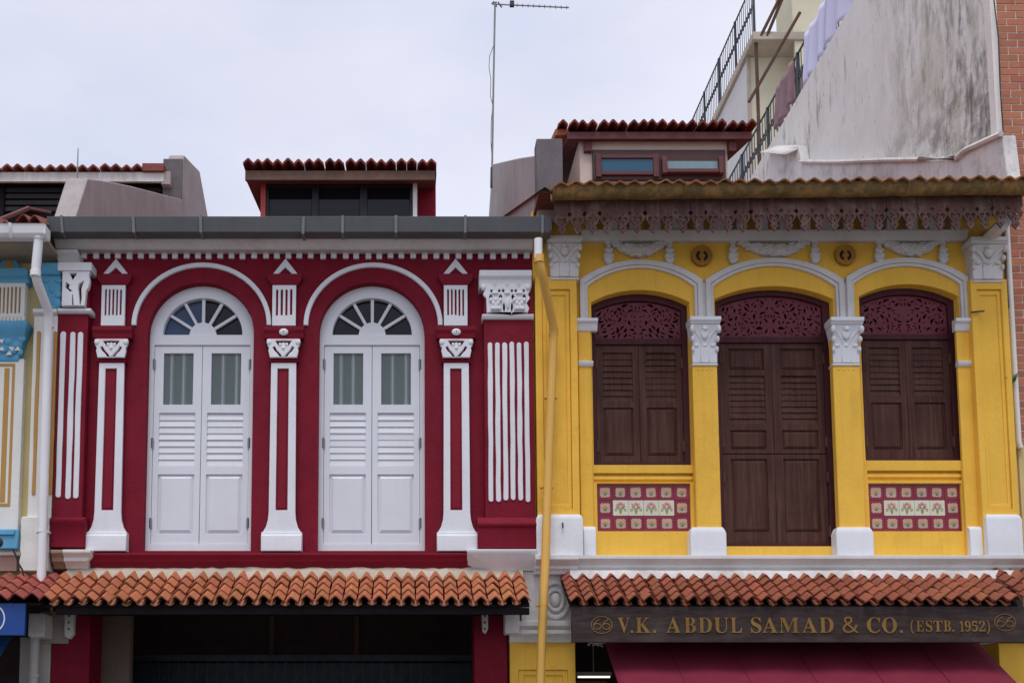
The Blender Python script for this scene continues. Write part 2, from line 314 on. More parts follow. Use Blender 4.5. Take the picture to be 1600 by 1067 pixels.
def rect(x0, x1, z0, z1): return [(x0, z0), (x1, z0), (x1, z1), (x0, z1)]
def arc(cx, cz, rx, rz, a0, a1, n): return [(cx + rx * math.cos(math.radians(a0 + (a1 - a0) * i / n)), cz + rz * math.sin(math.radians(a0 + (a1 - a0) * i / n))) for i in range(n + 1)]
def slot(x0, x1, z0, z1, n=5):                    # upright slot with rounded ends
    r = (x1 - x0) / 2; c = (x0 + x1) / 2
    return arc(c, z1 - r, r, r, 0, 180, n) + arc(c, z0 + r, r, r, 180, 360, n)
def seg_top(x0, x1, zs, zt, n=16):                # segmental arch head from right to left
    w = (x1 - x0) / 2; h = zt - zs; R = (w * w + h * h) / (2 * h); c = (x0 + x1) / 2; a = math.degrees(math.asin(min(1, w / R)))
    return arc(c, zt - R, R, R, 90 - a, 90 + a, n)
def band(inner, outer): return inner + outer[::-1]
def thing(name, label, cat, loc=(0, 0, 0), group=None):
    o = bpy.data.objects.new(name, None); COL.objects.link(o); o.location = loc; o.empty_display_size = 0.2
    o['label'] = label; o['category'] = cat
    if group: o['group'] = group
    WORLD[o.name] = loc; return o
def tag(o, label, cat, group=None):
    o['label'] = label; o['category'] = cat
    if group: o['group'] = group
    return o
def struct(o): o['kind'] = 'structure'; return o
def stuff(o): o['kind'] = 'stuff'; return o

# V-shaped clay tile, upper end at the origin, lying down the slope towards -y
def tile_mesh(name, pitch, h, L, m, th=0.020, lift=0.034):
    prof = [(-0.5, 0.0), (-0.43, 0.10), (-0.14, 0.82), (-0.06, 0.97), (0.0, 1.0), (0.06, 0.97), (0.14, 0.82), (0.43, 0.10), (0.5, 0.0)]
    g = G(); rings = []
    for y, up in ((0, 0), (-L, lift)):
        top = [(a * pitch, y, b * h + up + th) for a, b in prof]; bot = [(a * pitch, y, b * h + up) for a, b in prof[::-1]]
        rings.append(top + bot)
    g.loft(rings); return g.mesh(name, m)
def tile_field(parent, me, x0, pitch, cols, top_y, top_z, ang, rows, expo, L, jit=0.006, skip=()):
    for c in range(cols):
        for r in range(rows):
            if (c, r) in skip: continue
            slip = random.random() < 0.05; s = r * expo + random.uniform(-jit, jit) + (random.uniform(0.015, 0.04) if slip else 0)
            inst('roof_tile', me, parent, (x0 + pitch * (c + 0.5) + random.uniform(-jit, jit) * 0.6, top_y - s * math.cos(ang), top_z - s * math.sin(ang) + random.uniform(0, jit * 0.5)),
                 (ang + random.uniform(-0.025, 0.025), random.uniform(-0.03, 0.03) * (3 if slip else 1), random.uniform(-0.02, 0.02) * (3.5 if slip else 1)))
def corrugated(g, x0, x1, pitch, h, y0, z0, y1, z1):
    n = int((x1 - x0) / pitch * 2); vs = []
    for i in range(n + 1):
        x = x0 + (x1 - x0) * i / n; d = h if i % 2 else 0
        vs += [(x, y0, z0 + d), (x, y1, z1 + d)]
    g.add(vs, [(2 * i, 2 * i + 2, 2 * i + 3, 2 * i + 1) for i in range(n)])


# ================================================================== SETTING
g = G(); g.add([(-400, -400, 0), (400, -400, 0), (400, 400, 0), (-400, 400, 0)], [(0, 1, 2, 3)])
struct(g.obj('ground', PAVE))
g = G(); g.add([(-400, -11.0, 0.004), (400, -11.0, 0.004), (400, -1.6, 0.004), (-400, -1.6, 0.004)], [(0, 1, 2, 3)])
struct(g.obj('road', ROAD))
g = G(); g.box(-60, 60, -1.6, -1.45, 0.0, 0.15); g.box(-60, 60, -1.45, 4.0, 0.0, 0.146)
struct(g.obj('pavement', PAVE, bevel=0.01))

ROOF = math.radians(24.5); TR = math.tan(ROOF); RIDGE_Y = 6.4
FLOOR_Z = Zp(866, 0.0)
XA = Xp(90, 700, 0)          # party line pale / red house
XB = Xp(835, 700, 0)         # party line red / yellow house
XC = Xp(1588, 690, 0)        # party line yellow house / brick building

def main_roof(house, x0, x1, z_eave, m, ye=-0.66):
    g = G(); corrugated(g, x0, x1, 0.17, 0.06, ye, z_eave, RIDGE_Y, z_eave + (RIDGE_Y - ye) * TR)
    corrugated(g, x0, x1, 0.17, 0.06, RIDGE_Y, z_eave + (RIDGE_Y - ye) * TR, 2 * RIDGE_Y - ye, z_eave)
    stuff(g.obj('roof_tiling', m, house))

def shell(house, x0, x1, z_top, m, gm):
    """side and rear walls, upper floor and ground-floor arcade behind the street front"""
    g = G(); g.box(x0, x0 + 0.12, 0.3, 2 * RIDGE_Y, 0.15, z_top); g.box(x1 - 0.12, x1, 0.3, 2 * RIDGE_Y, 0.15, z_top)
    g.box(x0 + 0.12, x1 - 0.12, 2 * RIDGE_Y - 0.2, 2 * RIDGE_Y, 0.15, z_top)
    g.obj('side_wall', m, house)
    g = G(); g.box(x0 + 0.125, x1 - 0.125, 0.305, 2 * RIDGE_Y - 0.205, FLOOR_Z - 0.35, FLOOR_Z - 0.12); g.obj('upper_floor', INTER, house)
    g = G(); g.box(x0 + 0.125, x1 - 0.125, 2.5, 2.65, 0.15, FLOOR_Z - 0.352); g.obj('shop_wall', gm, house)

def louvre(parent, x0, x1, zt, zb, n, Y, m):
    h = (zt - zb) / n; w = x1 - x0
    s = G(); s.extx([(-0.009, -h * 0.50), (0.003, -h * 0.55), (0.018, h * 0.50), (0.006, h * 0.53)], -w / 2, w / 2)
    me = s.mesh('slat', m)
    for i in range(n): inst('slat', me, parent, ((x0 + x1) / 2, Y, zt - h * (i + 0.5)), (random.choice((0, 0, 0.03, -0.05, 0.10)) + random.uniform(-0.04, 0.04), random.uniform(-.004, .004), 0))
def raised_panel(parent, x0, x1, z0, z1, Y, m, d=0.014, inset=0.028):
    """fielded panel: sunk margin and a raised centre with sloping edges"""
    g = G(); a = inset
    r = [[(x0, Y, z0), (x1, Y, z0), (x1, Y, z1), (x0, Y, z1)],
         [(x0 + a, Y - d, z0 + a), (x1 - a, Y - d, z0 + a), (x1 - a, Y - d, z1 - a), (x0 + a, Y - d, z1 - a)]]
    g.loft(r); o = g.obj('panel', m, parent, bevel=0.003); o.data.polygons.foreach_set('use_smooth', [False] * len(o.data.polygons)); return o
def hinge(parent, x, z, Y, m=GALV, h=0.13):
    g = G(); g.tube([(x, Y, z - h / 2), (x, Y, z + h / 2)], 0.008, 8); g.box(x - 0.016, x + 0.016, Y + 0.004, Y + 0.010, z - h / 2 + 0.006, z + h / 2 - 0.006)
    return g.obj('hinge', m, parent)

# ================================================================== RED SHOPHOUSE
red = thing('red_shophouse', 'dark red two-storey shophouse with two tall white arched windows', 'house', ((XA + XB) / 2, 0, 0.15))
z_rtop = Zp(388, -0.05)
RW = [(230, 398), (497, 665)]                       # window edges at py 650
def red_win_dims(a, b):
    Yf = 0.10; x0 = Xp(a, 650, Yf); x1 = Xp(b, 650, Yf); return x0, x1, (x0 + x1) / 2, (x1 - x0) / 2
zb_w = Zp(860, 0.10); zt_w = Zp(446, 0.10)
holes = []
for a, b in RW:
    x0, x1, xc, hw = red_win_dims(a, b)
    x0 += 0.012; x1 -= 0.012; hw -= 0.012
    holes.append([(x0, Zp(860, 0.0)), (x1, Zp(860, 0.0))] + arc(xc, zt_w - hw - 0.012, hw, hw, 0, 180, 28))
shape('wall', [rect(XA, XB, FLOOR_Z - 0.3, z_rtop + 0.35)] + holes, 0.0, 0.30, RED, red, bevel=0.006)
shell(red, XA, XB, z_rtop + 0.3, RED, INTER)

def red_window(a, b):
    x0, x1, xc, hw = red_win_dims(a, b); Yf = 0.105
    zt, zb = zt_w, zb_w; spring = zt - hw; zb -= 0.06
    fz = Zp(523, Yf); fh = Zp(466, Yf) - fz; fw = hw * 0.745
    lz1, lz0 = Zp(539, Yf), Zp(850, Yf); lx0 = x0 + hw * 0.105; lx1 = x1 - hw * 0.105
    outer = [(x0, zb), (x1, zb)] + arc(xc, spring, hw, hw, 0, 180, 36)
    fan = arc(xc, fz, fw, fh, 0, 180, 30)
    win = shape('window', [outer, fan, rect(lx0, lx1, lz0, lz1)], Yf, Yf + 0.12, WHITEG, red, bevel=0.006)
    hub = hw * 0.255
    g = G()
    for ang in (34, 62, 90, 118, 146):
        c, s = math.cos(math.radians(ang)), math.sin(math.radians(ang)); t = 0.017
        e = 1.04; q = [(xc - s * t, fz + c * t), (xc + s * t, fz - c * t), (xc + c * fw * e + s * t * 1.2, fz + s * fh * e - c * t), (xc + c * fw * e - s * t * 1.2, fz + s * fh * e + c * t)]
        g.exty(q, Yf + 0.022 + 0.0015 * (ang % 7), Yf + 0.07)
    g.obj('glazing_bar', WHITEG, win, bevel=0.004)
    shape('fan_hub', [arc(xc, fz - 0.002, hub, hub * 0.98, 0, 180, 16)], Yf + 0.012, Yf + 0.08, WHITEG, win, bevel=0.005)
    cuts = [0, 34, 62, 90, 118, 146, 180]
    for k in range(6):
        o = shape('pane', [[(xc, fz)] + arc(xc, fz, fw * 1.01, fh * 1.01, cuts[k] + 0.5, cuts[k + 1] - 0.5, 6)], Yf + 0.075, Yf + 0.083, GLASSK if (k > 2 and a < 300) else GLASSD, win)
    # two leaves
    mid = (lx0 + lx1) / 2; Yl = Yf + 0.018
    for li, (p, q) in enumerate(((lx0 + 0.004, mid - 0.003), (mid + 0.003, lx1 - 0.004))):
        w = q - p
        gl = (p + w * 0.19, q - w * 0.185, Zp(632, Yl), Zp(552, Yl))
        lv = (p + w * 0.12, q - w * 0.125, Zp(728, Yl), Zp(645, Yl))
        pn = (p + w * 0.12, q - w * 0.125, Zp(834, Yl), Zp(741, Yl))
        shape('leaf', [rect(p, q, lz0 + 0.004, lz1 - 0.004), rect(*gl), rect(*lv), rect(*pn)], Yl, Yl + 0.045, WHITEG, win, bevel=0.004)
        louvre(win, lv[0], lv[1], lv[3] - 0.004, lv[2] + 0.004, 8, Yl + 0.018, WHITEG)
        g = G(); g.box(pn[0] - .003, pn[1] + .003, Yl + 0.022, Yl + 0.03, pn[2] - .003, pn[3] + .003); g.obj('panel_back', WHITEG, win)
        raised_panel(win, pn[0] + .012, pn[1] - .012, pn[2] + .012, pn[3] - .012, Yl + 0.021, WHITEG, 0.02, 0.035)
        g = G(); g.box(gl[0] - .004, gl[1] + .004, Yl + 0.02, Yl + 0.026, gl[2] - .004, gl[3] + .004); g.obj('pane', FROST, win)
        for f in ((0.25, 0.66) if li == 0 else (0.38, 0.84)):
            g = G(); xx = gl[0] + (gl[1] - gl[0]) * f; g.tube([(xx, Yl + 0.050, gl[2] - .02), (xx, Yl + 0.050, gl[3] + .02)], 0.027, 8); g.obj('security_bar', WHITEG, win)
        g = G(); g.box(gl[0] - .02, gl[1] + .02, Yl + 0.12, Yl + 0.13, gl[2] - .03, gl[3] + .03); g.obj('curtain', mat('grey_green_curtain', (0.10, 0.125, 0.12), 0.9, 0.2), win)
        g = G(); g.box(lv[0] - .02, lv[1] + .02, Yl + 0.07, Yl + 0.08, lv[2] - .02, lv[3] + .02); g.obj('louvre_backing', WHITEG, win)
    for zz in (Zp(569, Yf), Zp(692, Yf), Zp(817, Yf)):
        hinge(win, lx0 - 0.001, zz, Yf - 0.004); hinge(win, lx1 + 0.001, zz, Yf - 0.004)
    g = G(); g.box(x0, x1, Yf + 0.42, Yf + 0.43, zb, zt); g.obj('room_curtain', INTER, win)
    # white hood mould on the wall round the arch
    return xc, spring
for a, b in RW: red_window(a, b)
for (l, t, r), nm in (((205, 410, 424), 1), ((474, 410, 692), 2)):
    xl, zf = P(l, 508, -0.03); xr = Xp(r, 511, -0.03); zt = Zp(t, -0.03); xc = (xl + xr) / 2; hw = (xr - xl) / 2; th = 0.058
    hh = zt - zf
    shape('hood_mould', [band(arc(xc, zf, hw, hh, 0, 180, 40), arc(xc, zf, hw - th, hh - th, 0, 180, 40))], -0.035, 0.01, WHITE, red, bevel=0.010)

def slotted(name, x0, x1, z0, z1, Y, n, m, under, parent, lw=0.5, top=0.10, bot=0.25):
    w = (x1 - x0); mg = w * 0.10; step = (w - 2 * mg) / n; holes = []
    for i in range(n):
        c = x0 + mg + step * (i + 0.5); hw = step * lw * 0.5 * random.uniform(0.93, 1.07)
        holes.append(slot(c - hw, c + hw, z0 + (z1 - z0) * bot + random.uniform(-.006, .006), z1 - (z1 - z0) * top + random.uniform(-.004, .004)))
    o = shape(name, [rect(x0, x1, z0, z1)] + holes, Y, Y + 0.04, m, parent, bevel=0.004)
    g = G(); g.box(x0 + 0.004, x1 - 0.004, Y + 0.026, Y + 0.06, z0 + 0.004, z1 - 0.004); g.obj(name + '_ground', under, parent)

def red_column(px, eye, nsl):
    Y = -0.07; e = lambda d, py: Xp(px, 600, Y) + d / 132.5
    z = lambda py: Zp(py, Y)
    col = G()
    # core behind everything
    col.box(e(-17, 0), e(17, 0), Y + 0.035, 0.01, z(860), z(446)); 
    o = col.obj('column', REDSM, red)
    # gabled white chevron
    xc = e(0, 0); zt, zb = z(401), z(428)
    shape('chevron', [[(xc, zt), (e(22, 0), zb), (e(13.5, 0), zb), (xc, z(415)), (e(-13.5, 0), zb), (e(-22, 0), zb)]], -0.024, 0.01, WHITE, o, bevel=0.006)
    g = G(); g.loft([[(e(-s, 0), yy, zz) if k in (0, 3) else (e(s, 0), yy, zz) for k, yy in enumerate((Y - dy, Y - dy, 0.01, 0.01))] for s, dy, zz in ((19, -0.02, z(446)), (27, 0.005, z(436)), (28, 0.01, z(429)), (26, 0.0, z(427.5)))])
    g.obj('block', REDSM, o, bevel=0.006)
    slotted('fluted_panel', e(-19, 0), e(18, 0), z(509), z(446), Y - 0.008, nsl, WHITE, REDSM, o)
    g = G(); g.extx([(0.0, z(529)), (Y - 0.01, z(529)), (Y - 0.02, z(525)), (Y - 0.022, z(521)), (Y - 0.04, z(518)), (Y - 0.042, z(512)), (0.0, z(512))], e(-31, 0), e(31, 0)); g.obj('cornice', REDSM, o, bevel=0.006)
    if eye:
        g = G(); g.ell((e(0, 0), Y - 0.045, z(521)), (0.055, 0.022, 0.043)); k = g.obj('boss', WHITE, o)
        g = G(); g.ell((e(0, 0), Y - 0.068, z(521)), (0.009, 0.004, 0.008)); g.obj('boss_eye', REDSM, k)
    # white cut-out capital on red ground
    g = G(); g.loft([[(e(-s, 0), yy, zz) if k in (0, 3) else (e(s, 0), yy, zz) for k, yy in enumerate((Y - dy, Y - dy, 0.01, 0.01))] for s, dy, zz in ((20, 0.012, z(558)), (24, 0.03, z(529)))]); g.obj('capital_ground', REDSM, o)
    f = lambda pts: [(e(a, 0), z(b)) for a, b in pts]
    mir = lambda pts: [(-a, b) for a, b in pts][::-1]
    outl = [(-25.5, 532), (25.5, 532), (26.5, 536), (25, 542), (22.5, 546), (23.5, 550), (21, 561), (-21, 561), (-23.5, 550), (-22.5, 546), (-25, 542), (-26.5, 536)]
    h1 = [(-13, 535), (0, 534.5), (13, 535), (9, 541), (6, 545.5), (7.5, 540.5), (6.5, 537.5), (2.5, 539), (0, 537), (-2.5, 539), (-6.5, 537.5), (-7.5, 540.5), (-6, 545.5), (-9, 541)]
    h2 = [(-17, 545), (-13.5, 543.5), (-10.5, 549), (-5, 555), (-1.5, 559.5), (-6, 559.5), (-10, 554), (-13.5, 551)]
    shape('capital', [f(outl), f(h1), f(h2), f(mir(h2))], Y - 0.055, Y - 0.012, WHITE, o, bevel=0.007)
    g = G(); g.ell((e(-22.5, 0), Y - 0.055, z(537)), (0.030, 0.012, 0.036)); g.ell((e(22.5, 0), Y - 0.055, z(537)), (0.030, 0.012, 0.036))
    g.ell((e(0, 0), Y - 0.05, z(546)), (0.022, 0.02, 0.03)); g.ell((e(-4, 0), Y - 0.048, z(541)), (0.022, 0.016, 0.018)); g.ell((e(4, 0), Y - 0.048, z(541)), (0.022, 0.016, 0.018)); stuff(g.obj('leaf_relief', WHITE, o))
    g = G(); g.extx([(0, z(567)), (Y - 0.012, z(567)), (Y - 0.025, z(564.5)), (Y - 0.012, z(562)), (0, z(562))], e(-22.5, 0), e(22.5, 0)); g.obj('astragal', REDSM, o)
    # white bordered shaft with sunk red panel, flaring foot, plinth
    bt = [(-19.5, 567.5), (19.5, 567.5), (20.5, 800), (21.5, 812), (24.5, 823), (30, 832), (-30, 832), (-24.5, 823), (-21.5, 812), (-20.5, 800)]
    shape('shaft', [f(bt[::-1]), f([(-9.5, 576), (-10, 797), (8.5, 797), (8, 576)])], Y - 0.012, Y + 0.034, WHITE, o, bevel=0.006)
    g = G(); g.box(e(-11.5, 0), e(10.5, 0), Y + 0.012, Y + 0.036, z(799), z(574)); g.obj('sunk_panel', REDSM, o)
    g = G(); g.box(e(-7.2, 0), e(5.5, 0), Y + 0.004, Y + 0.013, z(793), z(580)); g.obj('panel_field', REDSM, o, bevel=0.004)
    g = G(); g.extx([(0.0, z(862)), (Y - 0.06, z(862)), (Y - 0.06, z(838)), (Y - 0.045, z(835.5)), (Y - 0.045, z(832)), (0, z(832))], e(-31, 0), e(31.5, 0)); g.obj('plinth', WHITE, o, bevel=0.008)
for px, eye, n in ((174, False, 5), (443, True, 4), (713, True, 5)): red_column(px, eye, n)

def flutes(parent, xs, Y, zt, zb, w, m):
    for i, x in enumerate(xs):
        j = lambda: random.uniform(-0.0035, 0.0035)
        zz0 = zb + random.uniform(-.012, .012); zz1 = zt + random.uniform(-.008, .008); left = []; right = []
        for k in range(9):
            z = zz0 + w / 2 + (zz1 - zz0 - w) * k / 8; left.append((x - w / 2 + j(), z)); right.append((x + w / 2 + j(), z))
        poly = right + arc(x, zz1 - w / 2, w / 2, w / 2, 0, 180, 6)[1:-1] + left[::-1] + arc(x, zz0 + w / 2, w / 2, w / 2, 180, 360, 6)[1:-1]
        shape('flute', [poly], Y - 0.012, Y + 0.01, m, parent, bevel=0.006)

# --- right end pilaster
Y = -0.13; x0, x1 = Xp(757, 660, Y), XB - 0.012
g = G(); g.box(x0, x1, Y, 0.01, Zp(826, Y), Zp(430, Y)); pil = g.obj('end_pilaster', RED, red, bevel=0.008)
flutes(pil, [Xp(766.5 + i * 11.4, 650, Y) for i in range(6)], Y, Zp(535, Y), Zp(783, Y), 0.056, WHITE)
xb0 = Xp(746, 840, Y)
g = G(); g.extx([(0.01, Zp(858, Y)), (Y - 0.06, Zp(858, Y)), (Y - 0.06, Zp(826, Y)), (Y - 0.08, Zp(823, Y)), (Y - 0.08, Zp(819, Y)), (Y - 0.04, Zp(816, Y)), (Y - 0.015, Zp(810, Y)), (Y, Zp(808, Y)), (0.01, Zp(808, Y))], xb0, x1 + 0.004); g.obj('pilaster_base', RED, pil, bevel=0.006)
g = G(); g.extx([(0.01, Zp(500, Y)), (Y - 0.02, Zp(500, Y)), (Y - 0.04, Zp(497, Y)), (Y - 0.045, Zp(493, Y)), (0.01, Zp(491, Y))], Xp(753, 495, Y), x1 + 0.004); g.obj('ledge', WHITE, pil, bevel=0.006)
def carved_capital(parent, fn, Y, m):
    """wide pierced capital: abacus, drooping leaves and three stems"""
    g = G(); z = lambda py: Zp(py, Y)
    a, b = fn(0), fn(1); w = b - a
    g.extx([(0.01, z(452)), (Y - 0.03, z(452)), (Y - 0.05, z(446)), (Y - 0.055, z(440)), (Y - 0.085, z(436)), (Y - 0.09, z(427)), (0.01, z(427))], a, b)
    g.obj('capital', m, parent, bevel=0.008)
    outl = [(fn(0.06), z(445)), (fn(0.94), z(445)), (fn(0.98), z(455)), (fn(0.93), z(463)), (fn(0.97), z(468)), (fn(0.90), z(476)), (fn(0.95), z(484)), (fn(0.92), z(491)),
            (fn(0.14), z(491)), (fn(0.13), z(468)), (fn(0.07), z(463)), (fn(0.10), z(456)), (fn(0.03), z(451))]
    H = []
    def blob(cx, cy, rx, ry, n=7, wob=0.25):
        H.append([(fn(cx + rx * math.cos(2 * math.pi * k / n) * random.uniform(1 - wob, 1 + wob)), z(cy + ry * math.sin(2 * math.pi * k / n) * random.uniform(1 - wob, 1 + wob))) for k in range(n)][::-1])
    for cx in (0.30, 0.53, 0.76): H.append([(fn(cx - 0.045), z(447)), (fn(cx + 0.045), z(447)), (fn(cx + 0.005), z(453))])
    for cx in (0.23, 0.38, 0.46, 0.62, 0.70, 0.85): blob(cx, 457, 0.026, 2.4)
    for cx in (0.22, 0.41, 0.64, 0.86): blob(cx, 467, 0.034, 4.6)
    for cx in (0.47, 0.62): blob(cx, 482, 0.02, 8)
    shape('pierced_leaves', [outl[::-1]] + H, Y - 0.05, Y - 0.008, m, parent, bevel=0.006)
    g = G()
    for cx, cy, rx, ry in ((0.30, 461, .06, .03), (0.76, 461, .06, .03), (0.53, 461, .05, .03), (0.31, 480, .085, .075), (0.76, 480, .09, .08), (0.54, 477, .03, .1), (0.08, 452, .04, .05), (0.93, 452, .04, .05)):
        g.ell((fn(cx), Y - 0.045, z(cy)), (rx * 0.8, 0.028, ry * 0.8))
    for cx in (0.31, 0.76):
        for k in range(5): g.ell((fn(cx - 0.09 + 0.045 * k), Y - 0.062, z(472 + (k % 2) * 5)), (0.022, 0.016, 0.03))
        for k in range(4): g.ell((fn(cx - 0.07 + 0.048 * k), Y - 0.064, z(485)), (0.02, 0.014, 0.026))
    stuff(g.obj('leaf_relief', m, parent))
carved_capital(pil, lambda t: Xp(749 + 82 * t, 460, Y - 0.06), Y, WHITE)

# --- left end pilaster
x0p, x1p = XA + 0.004, Xp(133, 650, Y)
g = G(); g.box(x0p, x1p, Y, 0.01, Zp(826, Y), Zp(420, Y)); pil = g.obj('end_pilaster', RED, red, bevel=0.008)
flutes(pil, [Xp(c, 640, Y) for c in (95.5, 110.5, 122.5)], Y, Zp(519, Y), Zp(779, Y), 0.064, WHITE)
g = G(); g.extx([(0.01, Zp(856, Y)), (Y - 0.05, Zp(856, Y)), (Y - 0.05, Zp(822, Y)), (Y - 0.07, Zp(818, Y)), (Y - 0.07, Zp(812, Y)), (Y - 0.01, Zp(808, Y)), (0.01, Zp(806, Y))], x0p - 0.003, x1p + 0.05); g.obj('pilaster_base', RED, pil, bevel=0.008)
g = G(); g.extx([(0.01, Zp(491, Y)), (Y - 0.02, Zp(491, Y)), (Y - 0.045, Zp(488, Y)), (Y - 0.045, Zp(484, Y)), (0.01, Zp(482, Y))], x0p - 0.003, x1p + 0.045); g.obj('ledge', WHITE, pil, bevel=0.006)
z = lambda py: Zp(py, Y)
fn = lambda px: Xp(px, 450, Y)
outl = [(100, 415), (142, 417), (142.5, 430), (141, 434), (143, 443), (141, 454), (138, 457), (136, 482), (100, 482)]
hs = [[(111, 431), (123, 431), (116, 442)], [(106, 445), (112, 449), (110, 454), (116, 458), (113, 460), (105, 453)], [(117, 464), (119, 482.5), (116, 482.5), (116, 466)], [(127, 447), (134, 443), (130, 455), (131, 470), (129.5, 482.5), (128, 482.5), (126, 462), (125, 452)]]
shape('capital', [[(fn(a), z(b)) for a, b in outl][::-1]] + [[(fn(a), z(min(b, 481))) for a, b in h] for h in hs], Y - 0.075, Y - 0.004, WHITE, pil, bevel=0.006)
g = G(); g.box(x0p - 0.002, x1p + 0.05, Y - 0.09, 0.0, z(428), z(415)); g.obj('abacus', WHITE, pil, bevel=0.008)

# --- dentils, coved cornice, gutter, eave
xg0, xg1 = Xp(74, 350, -0.45), Xp(862, 350, -0.45)
zd1, zd0 = Zp(391, -0.035), Zp(403.5, -0.035)
x_d0, x_d1 = Xp(131, 397, -0.05), Xp(823, 397, -0.05); nd = 40
dg_ = G(); dg_.box(-0.034, 0.034, -0.035, 0.004, zd0, zd1 + 0.03); dm = dg_.mesh('dentil', WHITE)
corn = G(); zc1 = Zp(373, -0.24); zc0 = Zp(389, -0.16)
corn.extx([(0.0, zc0 + 0.012), (-0.09, zc0 + 0.01), (-0.13, zc0), (-0.16, zc0 + 0.012), (-0.18, zc0 + 0.04), (-0.22, zc0 + 0.07), (-0.25, zc1 - 0.01), (-0.25, zc1 + 0.10), (0.0, zc1 + 0.10)], Xp(78, 381, -0.35), XB - 0.01)
cornice = corn.obj('cornice', GREYWHITE, red, bevel=0.006)
for i in range(nd):
    o = inst('dentil', dm, cornice, (x_d0 + (x_d1 - x_d0) * i / (nd - 1) + random.uniform(-.008, .008), 0, random.uniform(-.006, .006))); bev(o, 0.005, 1)
gt, gb = Zp(338, -0.48), Zp(362.5, -0.43)
g = G(); th = 0.012
g.extx([(-0.26, gt), (-0.26, gb - 0.002), (-0.43, gb), (-0.48, gt), (-0.48 + th, gt), (-0.43 + th * .8, gb + th), (-0.26 - th, gb + th), (-0.26 - th, gt)][::-1], xg0, xg1)
gut = g.obj('gutter', GUTTER, red, bevel=0.004)
g = G(); g.box(xg0 + 0.002, xg0 + 0.02, -0.46, -0.265, gb + 0.012, gt - 0.012); g.obj('gutter_end', GUTTER, gut)
g = G(); g.box(xg1 - 0.02, xg1 - 0.002, -0.46, -0.265, gb + 0.012, gt - 0.012); g.obj('gutter_end', GUTTER, gut)
bm_ = G(); w = 0.016
bm_.extx([(-0.49, gt + 0.004), (-0.436, gb - 0.006), (-0.27, gb - 0.008), (-0.27, gb - 0.014), (-0.442, gb - 0.013), (-0.497, gt + 0.004)], -w, w); bme = bm_.mesh('gutter_bracket', GALV)
for px in (101, 205, 308, 411, 511, 616, 718, 853): inst('gutter_bracket', bme, gut, (Xp(px, 350, -0.46), 0, 0), (0, random.uniform(-.03, .06), 0))
g = G(); g.box(xg0 + 0.02, XB, -0.245, 0.3, gb + 0.12, gb + 0.16); g.obj('soffit', GREYWHITE, red)
main_roof(red, XA, XB, gt - 0.03, TERRAR, -0.36)
# red cap tile at the right end of the eave and at the left
g = G(); a, b = Xp(812, 335, -0.4), Xp(862, 335, -0.4)
g.loft([[(a, -0.42, gt + 0.002), (b, -0.42, gt + 0.002), (b, 0.2, gt + 0.2), (a, 0.2, gt + 0.2)], [(a + 0.2, -0.42, gt + 0.02), (b - 0.01, -0.42, gt + 0.05), (b, 0.2, gt + 0.3), (a + .2, 0.2, gt + 0.24)]]); g.obj('verge_capping', mat('bright_red_capping', (0.36, 0.04, 0.04), 0.6, 0.15), red)
# sloping bits of timber at the left eave end: carved white bracket under the gutter
g = G(); g.extx([(0.0, Zp(414, -0.12)), (-0.10, Zp(414, -0.12)), (-0.13, Zp(408, -0.15)), (-0.18, Zp(400, -0.18)), (-0.22, Zp(396, -0.2)), (-0.24, Zp(390, -0.24)), (0.0, Zp(390, -0.24))], Xp(83, 400, -0.3), Xp(118, 400, -0.3)); g.obj('eave_bracket', GREYWHITE, red, bevel=0.006)

# --- sill band, mortar fillet, canopy
Y = -0.12
zs = lambda py: Zp(py, Y)
g = G(); g.extx([(0.01, zs(886)), (Y + 0.05, zs(886)), (Y + 0.03, zs(880)), (Y, zs(877)), (Y - 0.01, zs(871)), (Y - 0.03, zs(868)), (Y - 0.03, zs(864)), (0.01, zs(861.5))], Xp(141, 875, Y), Xp(737, 875, Y)); g.obj('sill_band', REDSM, red, bevel=0.006)
g = G(); xa, xb = Xp(730, 870, Y - .05), Xp(838, 870, Y - .05)
prof = [(0.01, 0, 890), (-0.10, .30, 889), (-0.12, .24, 884), (-0.16, .2, 879), (-0.19, .1, 872), (-0.22, .03, 866), (-0.24, 0, 862), (-0.24, 0, 858.5), (0.01, 0, 857.5)]
g.loft([[(xa + d * (1 if y < 0 else 0.3), y, Zp(p, Y - .08)) for y, d, p in prof], [(xb, y, Zp(p, Y - .08)) for y, d, p in prof]]); g.obj('base_cornice', WHITE, red, bevel=0.006)
g = G(); xa, xb = Xp(100, 870, Y - .05), Xp(144, 870, Y - .05)
prof = [(0.01, 886), (-0.10, 886), (-0.13, 880), (-0.19, 876), (-0.19, 870), (-0.24, 864), (-0.24, 859), (0.01, 858)]
g.loft([[(xa, y, Zp(p, Y - .08)) for y, p in prof], [(xb - 0.06 * (k < 4), y, Zp(p, Y - .08)) for k, (y, p) in enumerate(prof)]]); g.obj('base_cornice', WHITEW, red, bevel=0.008)
g = G(); xa2 = Xp(81, 870, Y - .05)
g.loft([[(xa2, y + 0.01, Zp(p, Y - .08)) for y, p in prof], [(xa - 0.003, y + 0.02, Zp(p, Y - .08)) for y, p in prof]]); g.obj('broken_cornice', mat('brown_bare_plaster', (0.34, 0.235, 0.15), 0.9, 0.25, dirt=0.5, bump=0.9, bscale=20), red, bevel=0.008)

